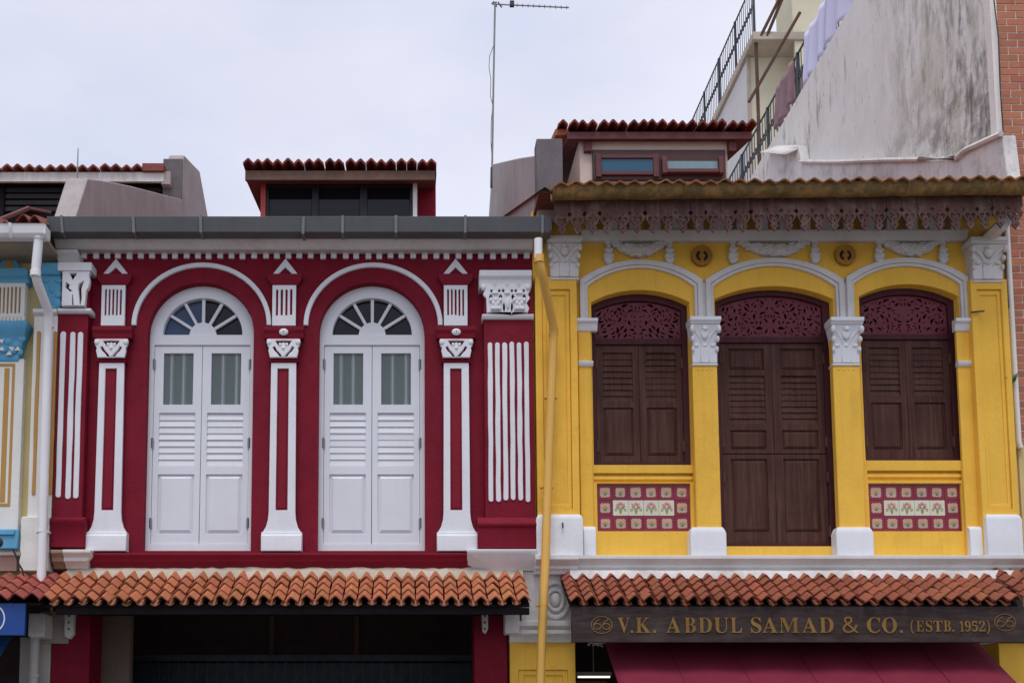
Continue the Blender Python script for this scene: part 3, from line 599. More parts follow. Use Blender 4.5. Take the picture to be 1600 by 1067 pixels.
def canopy(house, x0, x1, pitch, Ytop, ztop, Ybot, zbot, me, rows, expo, L, mname='canopy', cols=None):
    ang = math.atan2(ztop - zbot, Ytop - Ybot)
    g = G(); t = 0.03
    g.extx([(Ytop, ztop - 0.03), (Ybot + 0.02, zbot - 0.02), (Ybot + 0.02, zbot - 0.05), (Ytop, ztop - 0.06)], x0 + 0.01, x1 - 0.01)
    can = g.obj(mname, DARKW, house)
    n = cols or int(round((x1 - x0) / pitch)); p = (x1 - x0) / n
    tile_field(can, me, x0, p, n, Ytop, ztop, ang, rows, expo, L)
    return can, ang
yT, yB = -0.04, -0.72
zT, zB = Zp(900, yT), Zp(941, yB)
xl, xr = Xp(63, 940, yB), Xp(829, 930, yB)
slope_len = math.hypot(yT - yB, zT - zB); NR = 4
t_red = tile_mesh('roof_tile', (xr - xl) / 34 * 0.89, 0.058, slope_len / NR + 0.06, TERRA)
can, ang = canopy(red, xl, xr, 0.168, yT, zT, yB, zB, t_red, NR, slope_len / NR, 0.25, cols=34)
pan_row(can, 34, xl, (xr - xl) / 34, yB - 0.025, zB - 0.028, ang, mat('pale_pan_terracotta', (0.50, 0.21, 0.12), 0.8, 0.2, dirt=0.3))
g = G(); n = 60; rings = []
for i in range(n + 1):
    x = Xp(108, 892, yT) + (xr - 0.02 - Xp(108, 892, yT)) * i / n; r = lambda a: random.uniform(-a, a)
    rings.append([(x, 0.0, zs(884)), (x, -0.07 + r(.01), zs(885.5) + r(.010)), (x, -0.13 + r(.02), zs(892) + r(.012)), (x, -0.20 + r(.03), zT - 0.07 + r(.012)), (x, 0.0, zT - 0.12)])
g.loft(rings); g.obj('mortar_fillet', MORTAR, red)
g = G(); g.box(xl + 0.16, xr - 0.01, yB + 0.03, yB + 0.07, Zp(959, yB), zB - 0.052); g.obj('canopy_fascia', DARKW, red, bevel=0.004)
# ground floor: piers, beam, brackets, back of arcade
zc = FLOOR_Z - 0.353
g = G(); g.box(XA + 0.004, Xp(140, 1020, 0), 0.0, 0.5, 0.15, zc); g.obj('pier', RED, red, bevel=0.008)
g = G(); g.box(Xp(741, 1020, 0), Xp(793, 1020, 0), 0.0, 0.5, 0.15, zc); g.obj('pier', RED, red, bevel=0.008)
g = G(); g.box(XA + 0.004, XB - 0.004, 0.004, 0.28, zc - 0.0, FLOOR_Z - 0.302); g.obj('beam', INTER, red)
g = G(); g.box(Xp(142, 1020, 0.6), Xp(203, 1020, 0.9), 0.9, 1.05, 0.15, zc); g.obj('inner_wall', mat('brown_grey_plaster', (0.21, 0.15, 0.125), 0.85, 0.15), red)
for pa, pb, pc in ((103, 118, 998), (752, 762, 990)):
    g = G(); xa, xb = Xp(pa, 970, -0.02), Xp(pb, 970, -0.02)
    g.exty([(xa, Zp(955, -.05)), (xb, Zp(955, -.05)), (xb, Zp(pc - 8, -.05)), ((xa + xb) / 2 + 0.01, Zp(pc, -.05)), (xa + 0.01, Zp(pc - 4, -.05))], -0.09, 0.004); o = g.obj('canopy_bracket', GREYWHITE, red, bevel=0.008)
    g = G()
    for q in (962, 972, 982): g.ell(((xa + xb) / 2, -0.092, Zp(q, -.09)), (0.012, 0.006, 0.014))
    g.obj('bolt', RUST, o)
g = G(); g.box(xl + 0.2, xr - 0.1, -0.02, 0.002, Zp(962, 0), Zp(940, 0)); g.obj('wall_plate', DARKW, red)
for px in (425, 557):
    g = G(); g.box(Xp(px - 4, 990, 2.45), Xp(px + 4, 990, 2.45), 2.44, 2.498, 1.0, zc); g.obj('shop_mullion', RUST, red)
# folding shutter gate at the shop line
gz = Zp(1022, 2.2); gx0, gx1 = Xp(196, 1040, 2.2), Xp(741, 1040, 2.2)
g = G(); g.box(gx0, gx1, 2.17, 2.27, gz - 0.09, gz); gate = g.obj('folding_gate', GATE, red, bevel=0.005)
pm_ = G(); pm_.box(-0.008, 0.008, 2.195, 2.215, 0.16, gz - 0.09); pme = pm_.mesh('gate_bar', GATE)
nb = 36
for i in range(nb): inst('gate_bar', pme, gate, (gx0 + (gx1 - gx0) * (i + 0.5) / nb, 0, 0))
g = G(); dx = (gx1 - gx0) / nb
for i in range(nb - 1):
    x = gx0 + dx * (i + 0.5)
    for zz in (gz - 0.50, gz - 1.2, gz - 1.9):
        g.tube([(x, 2.188, zz), (x + dx / 2, 2.188, zz + 0.20), (x + dx, 2.188, zz)], 0.007, 5)
g.obj('gate_lattice', RUST, gate)
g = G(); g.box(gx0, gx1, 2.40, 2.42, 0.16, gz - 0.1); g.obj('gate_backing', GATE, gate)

# --- jack-roof dormer
Y = 3.0
def px_box(pxa, pya, pxb, pyb, Yf, Yb, name, m, parent, bevel=0.006):
    g = G(); g.pbox(pxa, pya, pxb, pyb, Yf, Yb); return g.obj(name, m, parent, bevel)
zbase = gt + (Y - 0.5) * TR
dor = px_box(652, 284, 681, 352, Y + 0.25, Y + 3.2, 'dormer', REDSM, red)
px_box(407, 284, 415, 352, Y, Y + 3.2, 'dormer_post', mat('bright_red_post', (0.36, 0.05, 0.05), 0.55, 0.1), dor)
px_box(645, 284, 652, 352, Y, Y + 0.3, 'dormer_post', WHITE, dor)
px_box(415.5, 284, 644.5, 352, Y + 0.12, Y + 3.2, 'dormer_core', BLACK, dor)
px_box(415.5, 284, 644.5, 292, Y + 0.03, Y + 0.11, 'window_head', BLACK, dor)
for a, b in ((415.5, 420), (487, 498), (562, 574), (640, 644.5)): px_box(a, 292.3, b, 352, Y + 0.04, Y + 0.11, 'window_mullion', BLACK, dor)
for a, b in ((420.3, 486.7), (498.3, 561.7), (574.3, 639.7)): px_box(a, 292.5, b, 352, Y + 0.085, Y + 0.095, 'window_pane', GLASSD, dor, 0)
Yr = Y - 0.20
fx0, fx1 = Xp(383, 275, Yr), Xp(680, 275, Yr); fz0, fz1 = Zp(281.5, Yr), Zp(266.5, Yr)
g = G(); g.box(fx0, fx1, Yr, Yr + 0.05, fz0, fz1); g.obj('dormer_fascia', TIMBER, dor, bevel=0.006)
g = G(); g.extx([(Yr + 0.055, fz0 + 0.03), (Yr + 3.5, fz0 + 0.01 + 3.5 * 0.2), (Yr + 3.5, fz1 + 3.5 * 0.2), (Yr + 0.055, fz1)], fx0 + 0.005, fx1 - 0.005); g.obj('dormer_roof_deck', TIMBER, dor)
tw = (Xp(683, 260, Yr) - Xp(380, 260, Yr)) / 19
t_d = tile_mesh('roof_tile', tw * 0.99, 0.058, 0.5, TERRAR, th=0.036)
tile_field(dor, t_d, Xp(380, 260, Yr), tw, 19, Yr + 0.42, fz1 + 0.005 + 0.5 * 0.2, math.atan(0.2), 1, 0.4, 0.5, jit=0.012)
tile_field(dor, t_d, Xp(380, 260, Yr), tw, 19, Yr + 0.84, fz1 + 0.02 + 0.92 * 0.2, math.atan(0.2), 1, 0.4, 0.5, jit=0.012)
g = G(); corrugated(g, fx0, fx1, tw, 0.08, Yr + 0.8, fz1 + 0.04 + 0.8 * .2, Yr + 3.5, fz1 + 0.04 + 3.5 * .2); stuff(g.obj('roof_tiling', TERRAR, dor))

GLYPH = {"V":[[[212,-13],[44,381],[37,396],[30,409],[22,420],[14,429],[1,435],[-14,439],[-14,455],[211,455],[211,439],[192,438],[177,436],[166,432],[159,427],[154,419],[152,410],[153,402],[156,391],[161,378],[259,143],[348,377],[352,389],[354,400],[355,409],[353,419],[349,427],[342,432],[331,435],[317,438],[299,439],[299,455],[442,455],[442,439],[429,437],[418,434],[408,427],[400,418],[391,403],[382,383],[230,-13]]],"K":[[[16,0],[16,17],[37,20],[53,24],[63,32],[70,43],[74,59],[75,81],[75,379],[74,398],[70,413],[63,424],[52,432],[37,436],[17,439],[17,455],[242,455],[242,439],[227,437],[215,435],[205,432],[197,428],[191,422],[187,415],[185,406],[183,394],[183,379],[183,234],[321,373],[336,391],[345,406],[349,418],[342,430],[323,436],[291,439],[291,455],[486,455],[486,439],[477,439],[436,430],[392,404],[345,361],[271,285],[463,46],[471,37],[479,30],[487,25],[496,21],[506,19],[519,17],[519,0],[281,0],[281,17],[306,18],[322,21],[328,24],[332,29],[334,34],[332,42],[326,53],[316,66],[199,214],[183,198],[183,81],[184,59],[188,43],[195,32],[205,24],[221,20],[242,17],[242,0]]],"A":[[[-9,0],[-9,18],[4,19],[14,24],[24,30],[32,41],[41,55],[49,75],[206,466],[224,465],[384,87],[394,65],[403,47],[411,34],[420,25],[430,20],[443,18],[443,0],[229,0],[229,18],[259,21],[277,30],[283,46],[282,54],[279,66],[273,81],[253,132],[103,132],[79,71],[76,59],[75,48],[80,32],[96,21],[124,18],[128,0]],[[113,161],[242,161],[177,319]]],"B":[[[16,0],[16,17],[36,20],[52,25],[62,32],[69,44],[73,60],[75,82],[75,369],[74,386],[72,401],[69,412],[65,421],[59,428],[51,433],[41,436],[30,438],[15,439],[15,455],[220,455],[318,444],[377,409],[396,351],[384,302],[348,268],[287,247],[360,223],[404,185],[418,132],[413,93],[397,61],[371,35],[335,15],[291,4],[238,0]],[[182,252],[188,252],[220,254],[245,261],[263,272],[275,290],[282,314],[285,345],[283,373],[278,395],[269,412],[257,424],[239,431],[216,434],[203,433],[193,430],[188,425],[185,417],[183,406],[182,391]],[[222,24],[248,27],[268,35],[283,49],[293,69],[299,95],[301,128],[298,162],[290,188],[277,208],[258,221],[231,228],[197,231],[182,231],[182,65],[183,51],[186,41],[190,33],[198,28],[208,25]]],"D":[[[20,0],[20,17],[39,19],[53,23],[63,30],[69,39],[73,54],[74,75],[74,374],[72,397],[68,415],[61,426],[50,433],[35,437],[15,439],[15,455],[222,455],[296,449],[357,429],[405,396],[440,351],[461,295],[468,228],[441,101],[362,25],[228,0]],[[222,24],[262,30],[295,47],[319,75],[337,115],[347,166],[351,229],[336,342],[294,410],[223,433],[208,432],[197,429],[190,423],[185,415],[183,402],[182,385],[182,72],[183,55],[185,42],[190,34],[197,29],[208,25]]],"U":[[[248,-13],[192,-8],[147,6],[114,29],[91,61],[78,103],[73,155],[73,379],[72,398],[68,413],[61,424],[50,431],[35,436],[15,439],[15,455],[240,455],[240,439],[225,437],[213,435],[202,432],[195,428],[189,422],[185,415],[183,406],[181,394],[181,379],[181,140],[183,104],[191,74],[203,51],[221,35],[245,25],[275,22],[340,37],[379,83],[392,159],[392,378],[391,398],[387,413],[379,423],[368,431],[351,436],[328,439],[328,455],[474,455],[474,439],[456,435],[442,429],[433,421],[427,411],[424,396],[422,378],[422,181],[418,118],[403,69],[380,32],[346,7],[302,-8]]],"L":[[[15,0],[15,17],[36,20],[52,24],[62,32],[69,43],[73,59],[75,81],[75,379],[73,399],[69,414],[62,425],[51,432],[36,436],[16,439],[16,455],[250,455],[250,439],[233,438],[219,436],[208,434],[199,430],[193,424],[188,416],[185,407],[183,394],[182,379],[182,83],[182,68],[183,56],[185,47],[188,40],[193,35],[200,31],[208,29],[220,28],[234,28],[264,29],[291,33],[315,40],[335,49],[354,63],[370,80],[384,100],[397,125],[409,154],[427,154],[402,0]]],"S":[[[43,-11],[43,158],[62,158],[75,113],[91,77],[111,50],[136,30],[164,19],[197,15],[220,17],[241,24],[257,36],[269,51],[276,69],[279,89],[273,117],[255,140],[225,160],[163,191],[127,210],[99,231],[77,253],[62,276],[53,302],[50,332],[52,358],[57,381],[67,403],[80,421],[96,437],[115,449],[136,459],[160,464],[185,466],[199,466],[213,464],[229,461],[282,448],[291,446],[300,445],[310,447],[317,454],[320,466],[339,466],[339,319],[322,319],[315,343],[305,365],[293,385],[280,402],[265,417],[248,429],[231,438],[213,443],[194,445],[173,443],[155,437],[140,426],[128,413],[122,398],[120,380],[121,364],[127,349],[137,336],[151,325],[168,314],[189,303],[253,273],[279,260],[300,247],[317,233],[331,219],[342,204],[350,188],[355,171],[358,153],[359,133],[357,106],[350,80],[339,58],[323,38],[304,21],[281,8],[254,-2],[225,-8],[192,-10],[158,-8],[147,-6],[136,-3],[126,1],[98,9],[85,12],[78,12],[73,10],[69,7],[66,3],[64,-3],[61,-11]]],"M":[[[14,0],[14,17],[34,20],[50,24],[61,32],[69,43],[74,58],[75,79],[75,382],[75,396],[73,407],[71,416],[66,423],[61,428],[53,432],[43,435],[30,437],[15,439],[15,455],[185,455],[317,142],[449,455],[617,455],[617,439],[598,436],[583,430],[573,423],[566,412],[561,397],[560,378],[560,85],[561,68],[562,54],[565,43],[569,34],[574,28],[582,23],[591,20],[602,18],[617,17],[617,0],[396,0],[396,17],[410,19],[423,22],[433,25],[440,29],[446,36],[450,44],[453,54],[454,68],[455,83],[455,399],[288,0],[270,0],[105,389],[105,80],[107,57],[112,41],[120,30],[131,23],[148,19],[169,17],[169,0]]],"C":[[[257,-11],[213,-7],[174,3],[137,20],[105,43],[78,71],[56,104],[39,142],[29,184],[26,228],[30,273],[39,314],[56,351],[79,384],[106,412],[139,435],[176,452],[216,462],[259,465],[292,463],[328,454],[367,440],[374,437],[381,436],[388,435],[402,439],[413,449],[419,465],[437,465],[437,308],[420,308],[403,347],[381,380],[356,407],[328,427],[298,439],[265,443],[198,419],[157,347],[144,226],[159,114],[203,46],[278,24],[305,26],[331,33],[358,45],[383,61],[407,81],[428,106],[447,89],[395,33],[332,0]]],"O":[[[261,-11],[228,-9],[198,-3],[169,7],[142,21],[117,38],[94,58],[75,81],[58,106],[45,134],[35,163],[29,195],[28,228],[29,260],[35,292],[45,321],[58,349],[75,374],[95,397],[117,417],[143,434],[170,448],[200,458],[232,464],[265,466],[298,464],[328,458],[357,448],[384,435],[409,418],[431,399],[451,376],[467,351],[481,323],[490,293],[496,261],[498,228],[496,195],[490,163],[481,134],[467,106],[450,81],[430,58],[408,38],[383,21],[355,7],[325,-3],[294,-9]],[[265,12],[328,36],[367,108],[379,228],[376,293],[365,346],[348,389],[324,419],[294,437],[260,443],[196,419],[158,347],[145,228],[149,163],[159,109],[177,67],[201,37],[230,18]]],"E":[[[14,0],[14,17],[35,18],[51,22],[62,30],[70,41],[74,57],[75,78],[75,369],[74,394],[69,413],[62,425],[51,433],[36,437],[16,439],[16,455],[399,455],[399,320],[383,320],[375,357],[361,386],[340,406],[312,420],[276,428],[232,430],[219,430],[208,429],[200,428],[194,426],[189,422],[186,417],[184,410],[183,400],[183,388],[183,246],[193,246],[221,248],[243,256],[259,269],[272,288],[281,313],[288,345],[304,345],[304,118],[287,118],[284,143],[280,164],[273,181],[264,195],[254,206],[241,213],[225,218],[207,221],[185,222],[183,67],[184,53],[187,42],[192,35],[201,31],[213,28],[230,28],[261,29],[289,32],[313,39],[335,48],[354,60],[371,75],[386,94],[399,116],[411,143],[430,143],[402,0]]],"T":[[[92,0],[92,17],[114,19],[130,23],[142,31],[150,42],[154,59],[156,81],[156,433],[149,433],[116,430],[88,420],[65,403],[47,380],[35,352],[29,318],[11,318],[11,455],[410,455],[410,317],[394,317],[375,382],[333,420],[269,433],[263,433],[263,81],[265,58],[269,41],[276,30],[288,23],[305,19],[328,17],[328,0]]],"1":[[[65,0],[65,36],[120,36],[131,37],[139,40],[146,45],[150,53],[153,64],[154,79],[154,416],[137,396],[122,380],[108,365],[94,355],[81,348],[67,346],[57,347],[48,352],[40,359],[33,369],[29,381],[28,396],[42,400],[57,405],[74,412],[91,420],[111,432],[132,447],[179,482],[254,482],[254,79],[255,66],[257,56],[261,47],[267,41],[276,37],[288,36],[343,36],[343,0]]],"9":[[[152,-7],[127,-5],[106,-2],[88,4],[73,12],[62,22],[53,33],[47,45],[44,57],[42,69],[43,79],[46,87],[50,94],[57,100],[65,104],[75,107],[83,88],[92,71],[103,56],[118,45],[135,38],[156,36],[205,57],[237,122],[251,230],[240,218],[227,207],[212,198],[195,191],[176,186],[155,185],[119,189],[87,201],[60,220],[40,248],[28,282],[24,324],[26,355],[32,383],[42,409],[56,431],[74,450],[95,466],[120,477],[147,484],[177,486],[209,484],[238,476],[264,463],[287,444],[307,420],[323,390],[335,353],[343,310],[345,261],[344,225],[340,190],[334,157],[326,126],[315,97],[301,72],[284,49],[264,30],[241,14],[215,3],[185,-4]],[[184,233],[199,234],[212,239],[224,245],[235,255],[243,265],[251,278],[248,330],[242,372],[231,403],[217,424],[201,437],[181,441],[164,438],[149,429],[137,413],[128,391],[123,362],[121,328],[128,275],[149,244]]],"5":[[[165,-7],[133,-5],[106,-1],[84,5],[66,14],[51,24],[40,35],[33,48],[28,61],[27,75],[29,89],[33,101],[42,109],[53,116],[66,120],[81,121],[81,108],[84,96],[88,83],[93,71],[101,61],[111,52],[123,46],[137,42],[154,40],[169,41],[183,45],[195,50],[207,58],[217,69],[226,83],[232,101],[236,122],[237,148],[234,178],[226,203],[213,223],[195,236],[173,244],[146,247],[130,247],[116,246],[103,243],[71,235],[40,247],[62,480],[316,480],[319,357],[281,357],[275,380],[273,388],[270,394],[267,399],[261,403],[254,405],[244,406],[105,406],[94,281],[102,284],[113,286],[126,288],[168,291],[216,287],[258,276],[293,256],[319,228],[335,192],[340,148],[338,120],[333,96],[324,75],[312,56],[299,40],[282,27],[265,16],[246,8],[226,1],[205,-3],[185,-6]]],"2":[[[24,0],[24,69],[123,171],[148,198],[170,223],[187,245],[200,266],[210,287],[218,307],[222,327],[225,349],[226,371],[225,395],[220,413],[212,427],[202,437],[189,443],[174,445],[153,442],[137,432],[126,416],[118,393],[114,364],[112,329],[88,331],[68,336],[50,344],[37,357],[29,374],[26,396],[28,411],[34,426],[43,441],[55,454],[72,465],[92,474],[116,481],[143,485],[174,486],[220,483],[258,473],[288,456],[310,434],[323,407],[328,375],[327,359],[324,344],[319,329],[313,314],[303,298],[291,281],[277,262],[259,242],[238,220],[154,138],[87,74],[244,74],[257,75],[269,79],[279,86],[288,95],[295,107],[300,120],[305,141],[345,141],[341,0]]],"6":[[[197,-7],[165,-4],[136,4],[109,18],[86,37],[67,62],[51,93],[39,130],[33,173],[30,222],[32,258],[35,293],[42,325],[51,356],[63,384],[77,409],[94,432],[114,450],[137,466],[163,477],[191,484],[222,486],[249,485],[272,482],[291,476],[307,468],[319,459],[329,449],[335,437],[339,425],[340,412],[338,399],[332,387],[322,376],[307,367],[287,362],[260,360],[259,373],[258,387],[256,400],[253,413],[249,424],[243,434],[236,441],[227,445],[216,447],[191,441],[170,426],[152,401],[139,366],[130,322],[125,269],[135,275],[147,281],[161,286],[177,291],[196,293],[218,294],[256,290],[288,278],[315,258],[336,230],[348,196],[352,155],[348,110],[334,71],[313,38],[282,13],[244,-2]],[[199,38],[215,41],[228,49],[239,64],[248,85],[253,113],[255,148],[253,181],[247,208],[238,228],[226,242],[211,250],[193,253],[180,252],[168,249],[154,243],[142,236],[132,228],[125,221],[128,162],[135,116],[147,81],[162,57],[179,42]]],"&":[[[187,-7],[144,-3],[107,9],[77,28],[54,54],[40,86],[36,125],[39,157],[48,185],[63,208],[84,228],[109,248],[139,266],[125,282],[112,300],[99,318],[89,337],[83,359],[81,382],[84,413],[95,439],[114,459],[139,475],[169,484],[204,487],[237,484],[266,475],[289,460],[306,439],[317,414],[320,383],[317,357],[308,333],[293,312],[273,293],[250,275],[224,258],[354,133],[365,148],[374,164],[382,181],[389,200],[396,219],[401,240],[461,240],[453,212],[444,185],[434,160],[422,136],[408,115],[392,95],[490,0],[410,0],[352,56],[330,39],[307,24],[281,11],[254,1],[222,-5]],[[188,293],[212,308],[231,322],[245,336],[254,350],[260,366],[262,383],[260,399],[255,412],[246,423],[234,432],[219,437],[202,439],[185,437],[169,432],[156,424],[146,413],[140,399],[138,383],[140,367],[144,352],[151,338],[161,324],[173,309]],[[189,46],[216,47],[241,52],[263,60],[282,70],[299,81],[314,93],[175,229],[152,215],[133,200],[118,185],[106,169],[100,150],[97,127],[100,104],[108,84],[122,68],[141,56],[163,48]]],"(":[[[126,-106],[95,-65],[70,-20],[51,28],[37,79],[30,131],[27,184],[30,238],[37,291],[51,342],[70,391],[95,437],[126,480],[181,480],[153,436],[129,390],[110,340],[97,289],[89,238],[87,185],[89,133],[97,82],[110,32],[129,-17],[152,-63],[181,-106]]],")":[[[21,-106],[49,-63],[73,-17],[91,32],[104,82],[112,133],[115,185],[112,238],[104,289],[91,340],[73,390],[49,436],[20,480],[76,480],[107,437],[132,391],[151,342],[164,291],[172,238],[175,184],[172,131],[164,79],[151,28],[132,-20],[107,-65],[76,-106]]],".":[[[89,-9],[79,-8],[69,-5],[60,1],[54,10],[50,22],[48,36],[50,51],[54,63],[60,71],[69,77],[79,80],[89,81],[100,80],[110,77],[119,71],[126,63],[130,51],[132,36],[130,22],[126,10],[119,1],[110,-5],[100,-8]]]}

# ================================================================== YELLOW SHOPHOUSE
yel = thing('yellow_shophouse', 'yellow two-storey shophouse with brown shuttered windows and white garlands', 'house', ((XB + XC) / 2, 0, 0.15))
z_ytop = Zp(330, 0.0)
YO = [dict(l=926, r=1078, ym=600, top=458, spr=477, bot=726), dict(l=1122, r=1304, ym=650, top=452, spr=472, bot=853), dict(l=1348, r=1498, ym=600, top=449, spr=468, bot=719)]
YREC = 0.12
holes = []
for o in YO:
    o['x0'] = Xp(o['l'], o['ym'], 0.0) - 0.014; o['x1'] = Xp(o['r'], o['ym'], YREC)
    o['zt'] = Zp(o['top'], YREC); o['zs'] = Zp(o['spr'], YREC); o['zb'] = Zp(o['bot'], YREC)
    e = 0.014; o['zb'] = Zp(o['bot'], 0.0) - 0.03; holes.append([(o['x0'] + e, Zp(o['bot'], 0.0)), (o['x1'] - e, Zp(o['bot'], 0.0))] + seg_top(o['x0'] + e, o['x1'] - e, o['zs'] - e, o['zt'] - e))
TP = [(935, 757, 1078, 828), (1360, 757, 1502, 828)]
tpr = []
for a, b, c, d in TP:
    r = (Xp(a - 1.5, 790, 0), Xp(c + 1.5, 790, 0), Zp(d + 1.5, 0), Zp(b - 2, 0)); tpr.append(r); holes.append(rect(*r))
GR = [(928, 739, 1086, 753), (1356, 735, 1508, 750)]
grr = []
for a, b, c, d in GR:
    r = (Xp(a, 745, 0), Xp(c, 745, 0), Zp(d, 0), Zp(b, 0)); grr.append(r); holes.append(rect(*r))
shape('wall', [rect(XB, XC - 0.02, FLOOR_Z - 0.3, z_ytop)] + holes, 0.0, 0.30, YEL, yel, bevel=0.007)
shell(yel, XB + 0.004, XC - 0.02, z_ytop, YEL, INTER)
for r in grr:
    g = G(); zc_ = (r[2] + r[3]) / 2
    g.extx([(0.06, r[2]), (0.045, r[2] + 0.02), (0.018, zc_ - 0.015), (0.018, zc_ + 0.01), (0.055, r[3]), (0.2, r[3]), (0.2, r[2])], r[0], r[1]); g.obj('sill_roll', YEL, yel)

def fret_holes(x0, x1, zs, zt, z0, seed, n=46):
    """leaf and scroll shaped piercings, mirrored about the centre line"""
    rnd = random.Random(seed); xc = (x0 + x1) / 2; hw = (x1 - x0) / 2; w = hw; h = zt - zs; R = (w * w + h * h) / (2 * h)
    top = lambda x: zt - R + math.sqrt(max(0, R * R - (x - xc) ** 2))
    placed = []; out = []; tries = 0; pool = []
    while len(placed) < n and tries < 6000:
        tries += 1
        L = rnd.choice((0.10, 0.085, 0.075, 0.06, 0.05, 0.04)); cx = rnd.uniform(0.012, hw - 0.02); cz = rnd.uniform(z0 + 0.02, zt - 0.02)
        if any(math.hypot(cx - a, cz - b) < (L + l) * 0.25 for a, b, l in placed): continue
        ang = rnd.uniform(0, math.pi * 2); bend = rnd.choice((-1, 1)) * rnd.uniform(0.15, 0.5); pts = []
        wd = L * rnd.uniform(0.12, 0.20)
        for k in range(7):
            t = k / 6; u = (t - 0.5) * L * 0.86; off = bend * L * (t - 0.5) ** 2 * 1.6; ww = wd * max(0.06, math.sin(math.pi * (0.06 + 0.90 * t) ** 0.8))
            pts.append((u, off + ww, off - ww))
        poly = [(u, a) for u, a, b in pts] + [(u, b) for u, a, b in pts[::-1]]
        ca, sa = math.cos(ang), math.sin(ang)
        q = [(cx + u * ca - v * sa, cz + u * sa + v * ca) for u, v in poly]
        q2 = [((q[i][0] + q[i - 1][0]) / 2, (q[i][1] + q[i - 1][1]) / 2) for i in range(len(q))] + q
        if min(a for a, b in q) < 0.004 or any(b > top(xc + a) - 0.016 or b < z0 + 0.014 or a > hw - 0.014 for a, b in q): continue
        if any((a - c) ** 2 + (b - d) ** 2 < 0.0105 ** 2 for a, b in q2 for c, d in pool): continue
        pool += q2; placed.append((cx, cz, L))
        out.append([(xc + a, b) for a, b in q]); out.append([(xc - a, b) for a, b in q[::-1]])
    return out

def yel_window(o, fr, leaf, lv, panels, door=False, seed=1):
    x0, x1, zs_, zt, zb = o['x0'], o['x1'], o['zs'], o['zt'], o['zb']; Yf = YREC
    w = x1 - x0; ft = w * 0.066
    fz1, fz0 = Zp(fr[0], Yf), Zp(fr[1], Yf); lz1, lz0 = Zp(leaf[0], Yf), Zp(leaf[1], Yf)
    fx0, fx1 = x0 + ft, x1 - ft * 1.05; sag = (zt - zs_) * 0.8
    fhole = [(fx0, fz0), (fx1, fz0)] + seg_top(fx0, fx1, fz1 - sag, fz1)
    win = shape('door' if door else 'window', [[(x0, zb), (x1, zb)] + seg_top(x0, x1, zs_, zt), fhole, rect(fx0, fx1, lz0, lz1)], Yf, Yf + 0.13, WOODF, yel, bevel=0.006)
    e = 0.004; fo = [(fx0 + e, fz0 + e), (fx1 - e, fz0 + e)] + seg_top(fx0 + e, fx1 - e, fz1 - sag - e, fz1 - e)
    shape('fretwork', [fo] + fret_holes(fx0, fx1, fz1 - sag, fz1, fz0, seed, 62 if door else 50), Yf + 0.035, Yf + 0.058, FRET, win)
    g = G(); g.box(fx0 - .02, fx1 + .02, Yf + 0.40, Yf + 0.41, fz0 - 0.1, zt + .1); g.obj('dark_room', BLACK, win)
    mid = (fx0 + fx1) / 2; Yl = Yf + 0.028
    for p, q in ((fx0 + 0.003, mid - 0.002), (mid + 0.002, fx1 - 0.003)):
        lw = q - p; ix0, ix1 = p + lw * 0.165, q - lw * 0.145
        lr = (ix0, ix1, Zp(lv[1], Yl), Zp(lv[0], Yl)); prs = [(ix0, ix1, Zp(b, Yl), Zp(a, Yl)) for a, b in panels]
        cut = [rect(*lr)] + [rect(*r) for r in prs]
        if door:
            zsplit = Zp(709, Yl)
            up = [c for c in cut if c[0][1] > zsplit]; lo = [c for c in cut if c[0][1] <= zsplit]
            shape('leaf', [rect(p, q, zsplit + 0.005, lz1 - 0.003)] + up, Yl, Yl + 0.045, WOOD, win, bevel=0.004)
            shape('leaf', [rect(p, q, lz0 + 0.004, zsplit - 0.005)] + lo, Yl, Yl + 0.045, WOOD, win, bevel=0.004)
        else: shape('leaf', [rect(p, q, lz0 + 0.004, lz1 - 0.003)] + cut, Yl, Yl + 0.045, WOOD, win, bevel=0.004)
        louvre(win, lr[0], lr[1], lr[3] - 0.003, lr[2] + 0.003, 8, Yl + 0.018, WOOD)
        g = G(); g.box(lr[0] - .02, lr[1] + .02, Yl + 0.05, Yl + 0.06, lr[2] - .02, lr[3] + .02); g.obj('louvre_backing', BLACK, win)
        for r in prs:
            g = G(); g.box(r[0] - .004, r[1] + .004, Yl + 0.022, Yl + 0.03, r[2] - .004, r[3] + .004); g.obj('panel_back', WOOD, win)
            raised_panel(win, r[0] + .010, r[1] - .010, r[2] + .010, r[3] - .010, Yl + 0.021, WOOD, 0.018, 0.03)
    hz = (leaf[0] + 30, leaf[1] - 25) if not door else (560, 690, 745, 830)
    for py in hz:
        hinge(win, fx0 + 0.004, Zp(py, Yf), Yf - 0.001, RUST); hinge(win, fx1 - 0.004, Zp(py, Yf), Yf - 0.001, RUST)
    return win
yel_window(YO[0], (470, 529), (538, 722), (551, 628), [(637, 712)], seed=3)
yel_window(YO[1], (462, 526), (535, 848), (587, 663), [(545, 578), (672, 702), (717, 831)], True, seed=5)
yel_window(YO[2], (460, 522), (530, 715), (543, 619), [(629, 702)], seed=8)

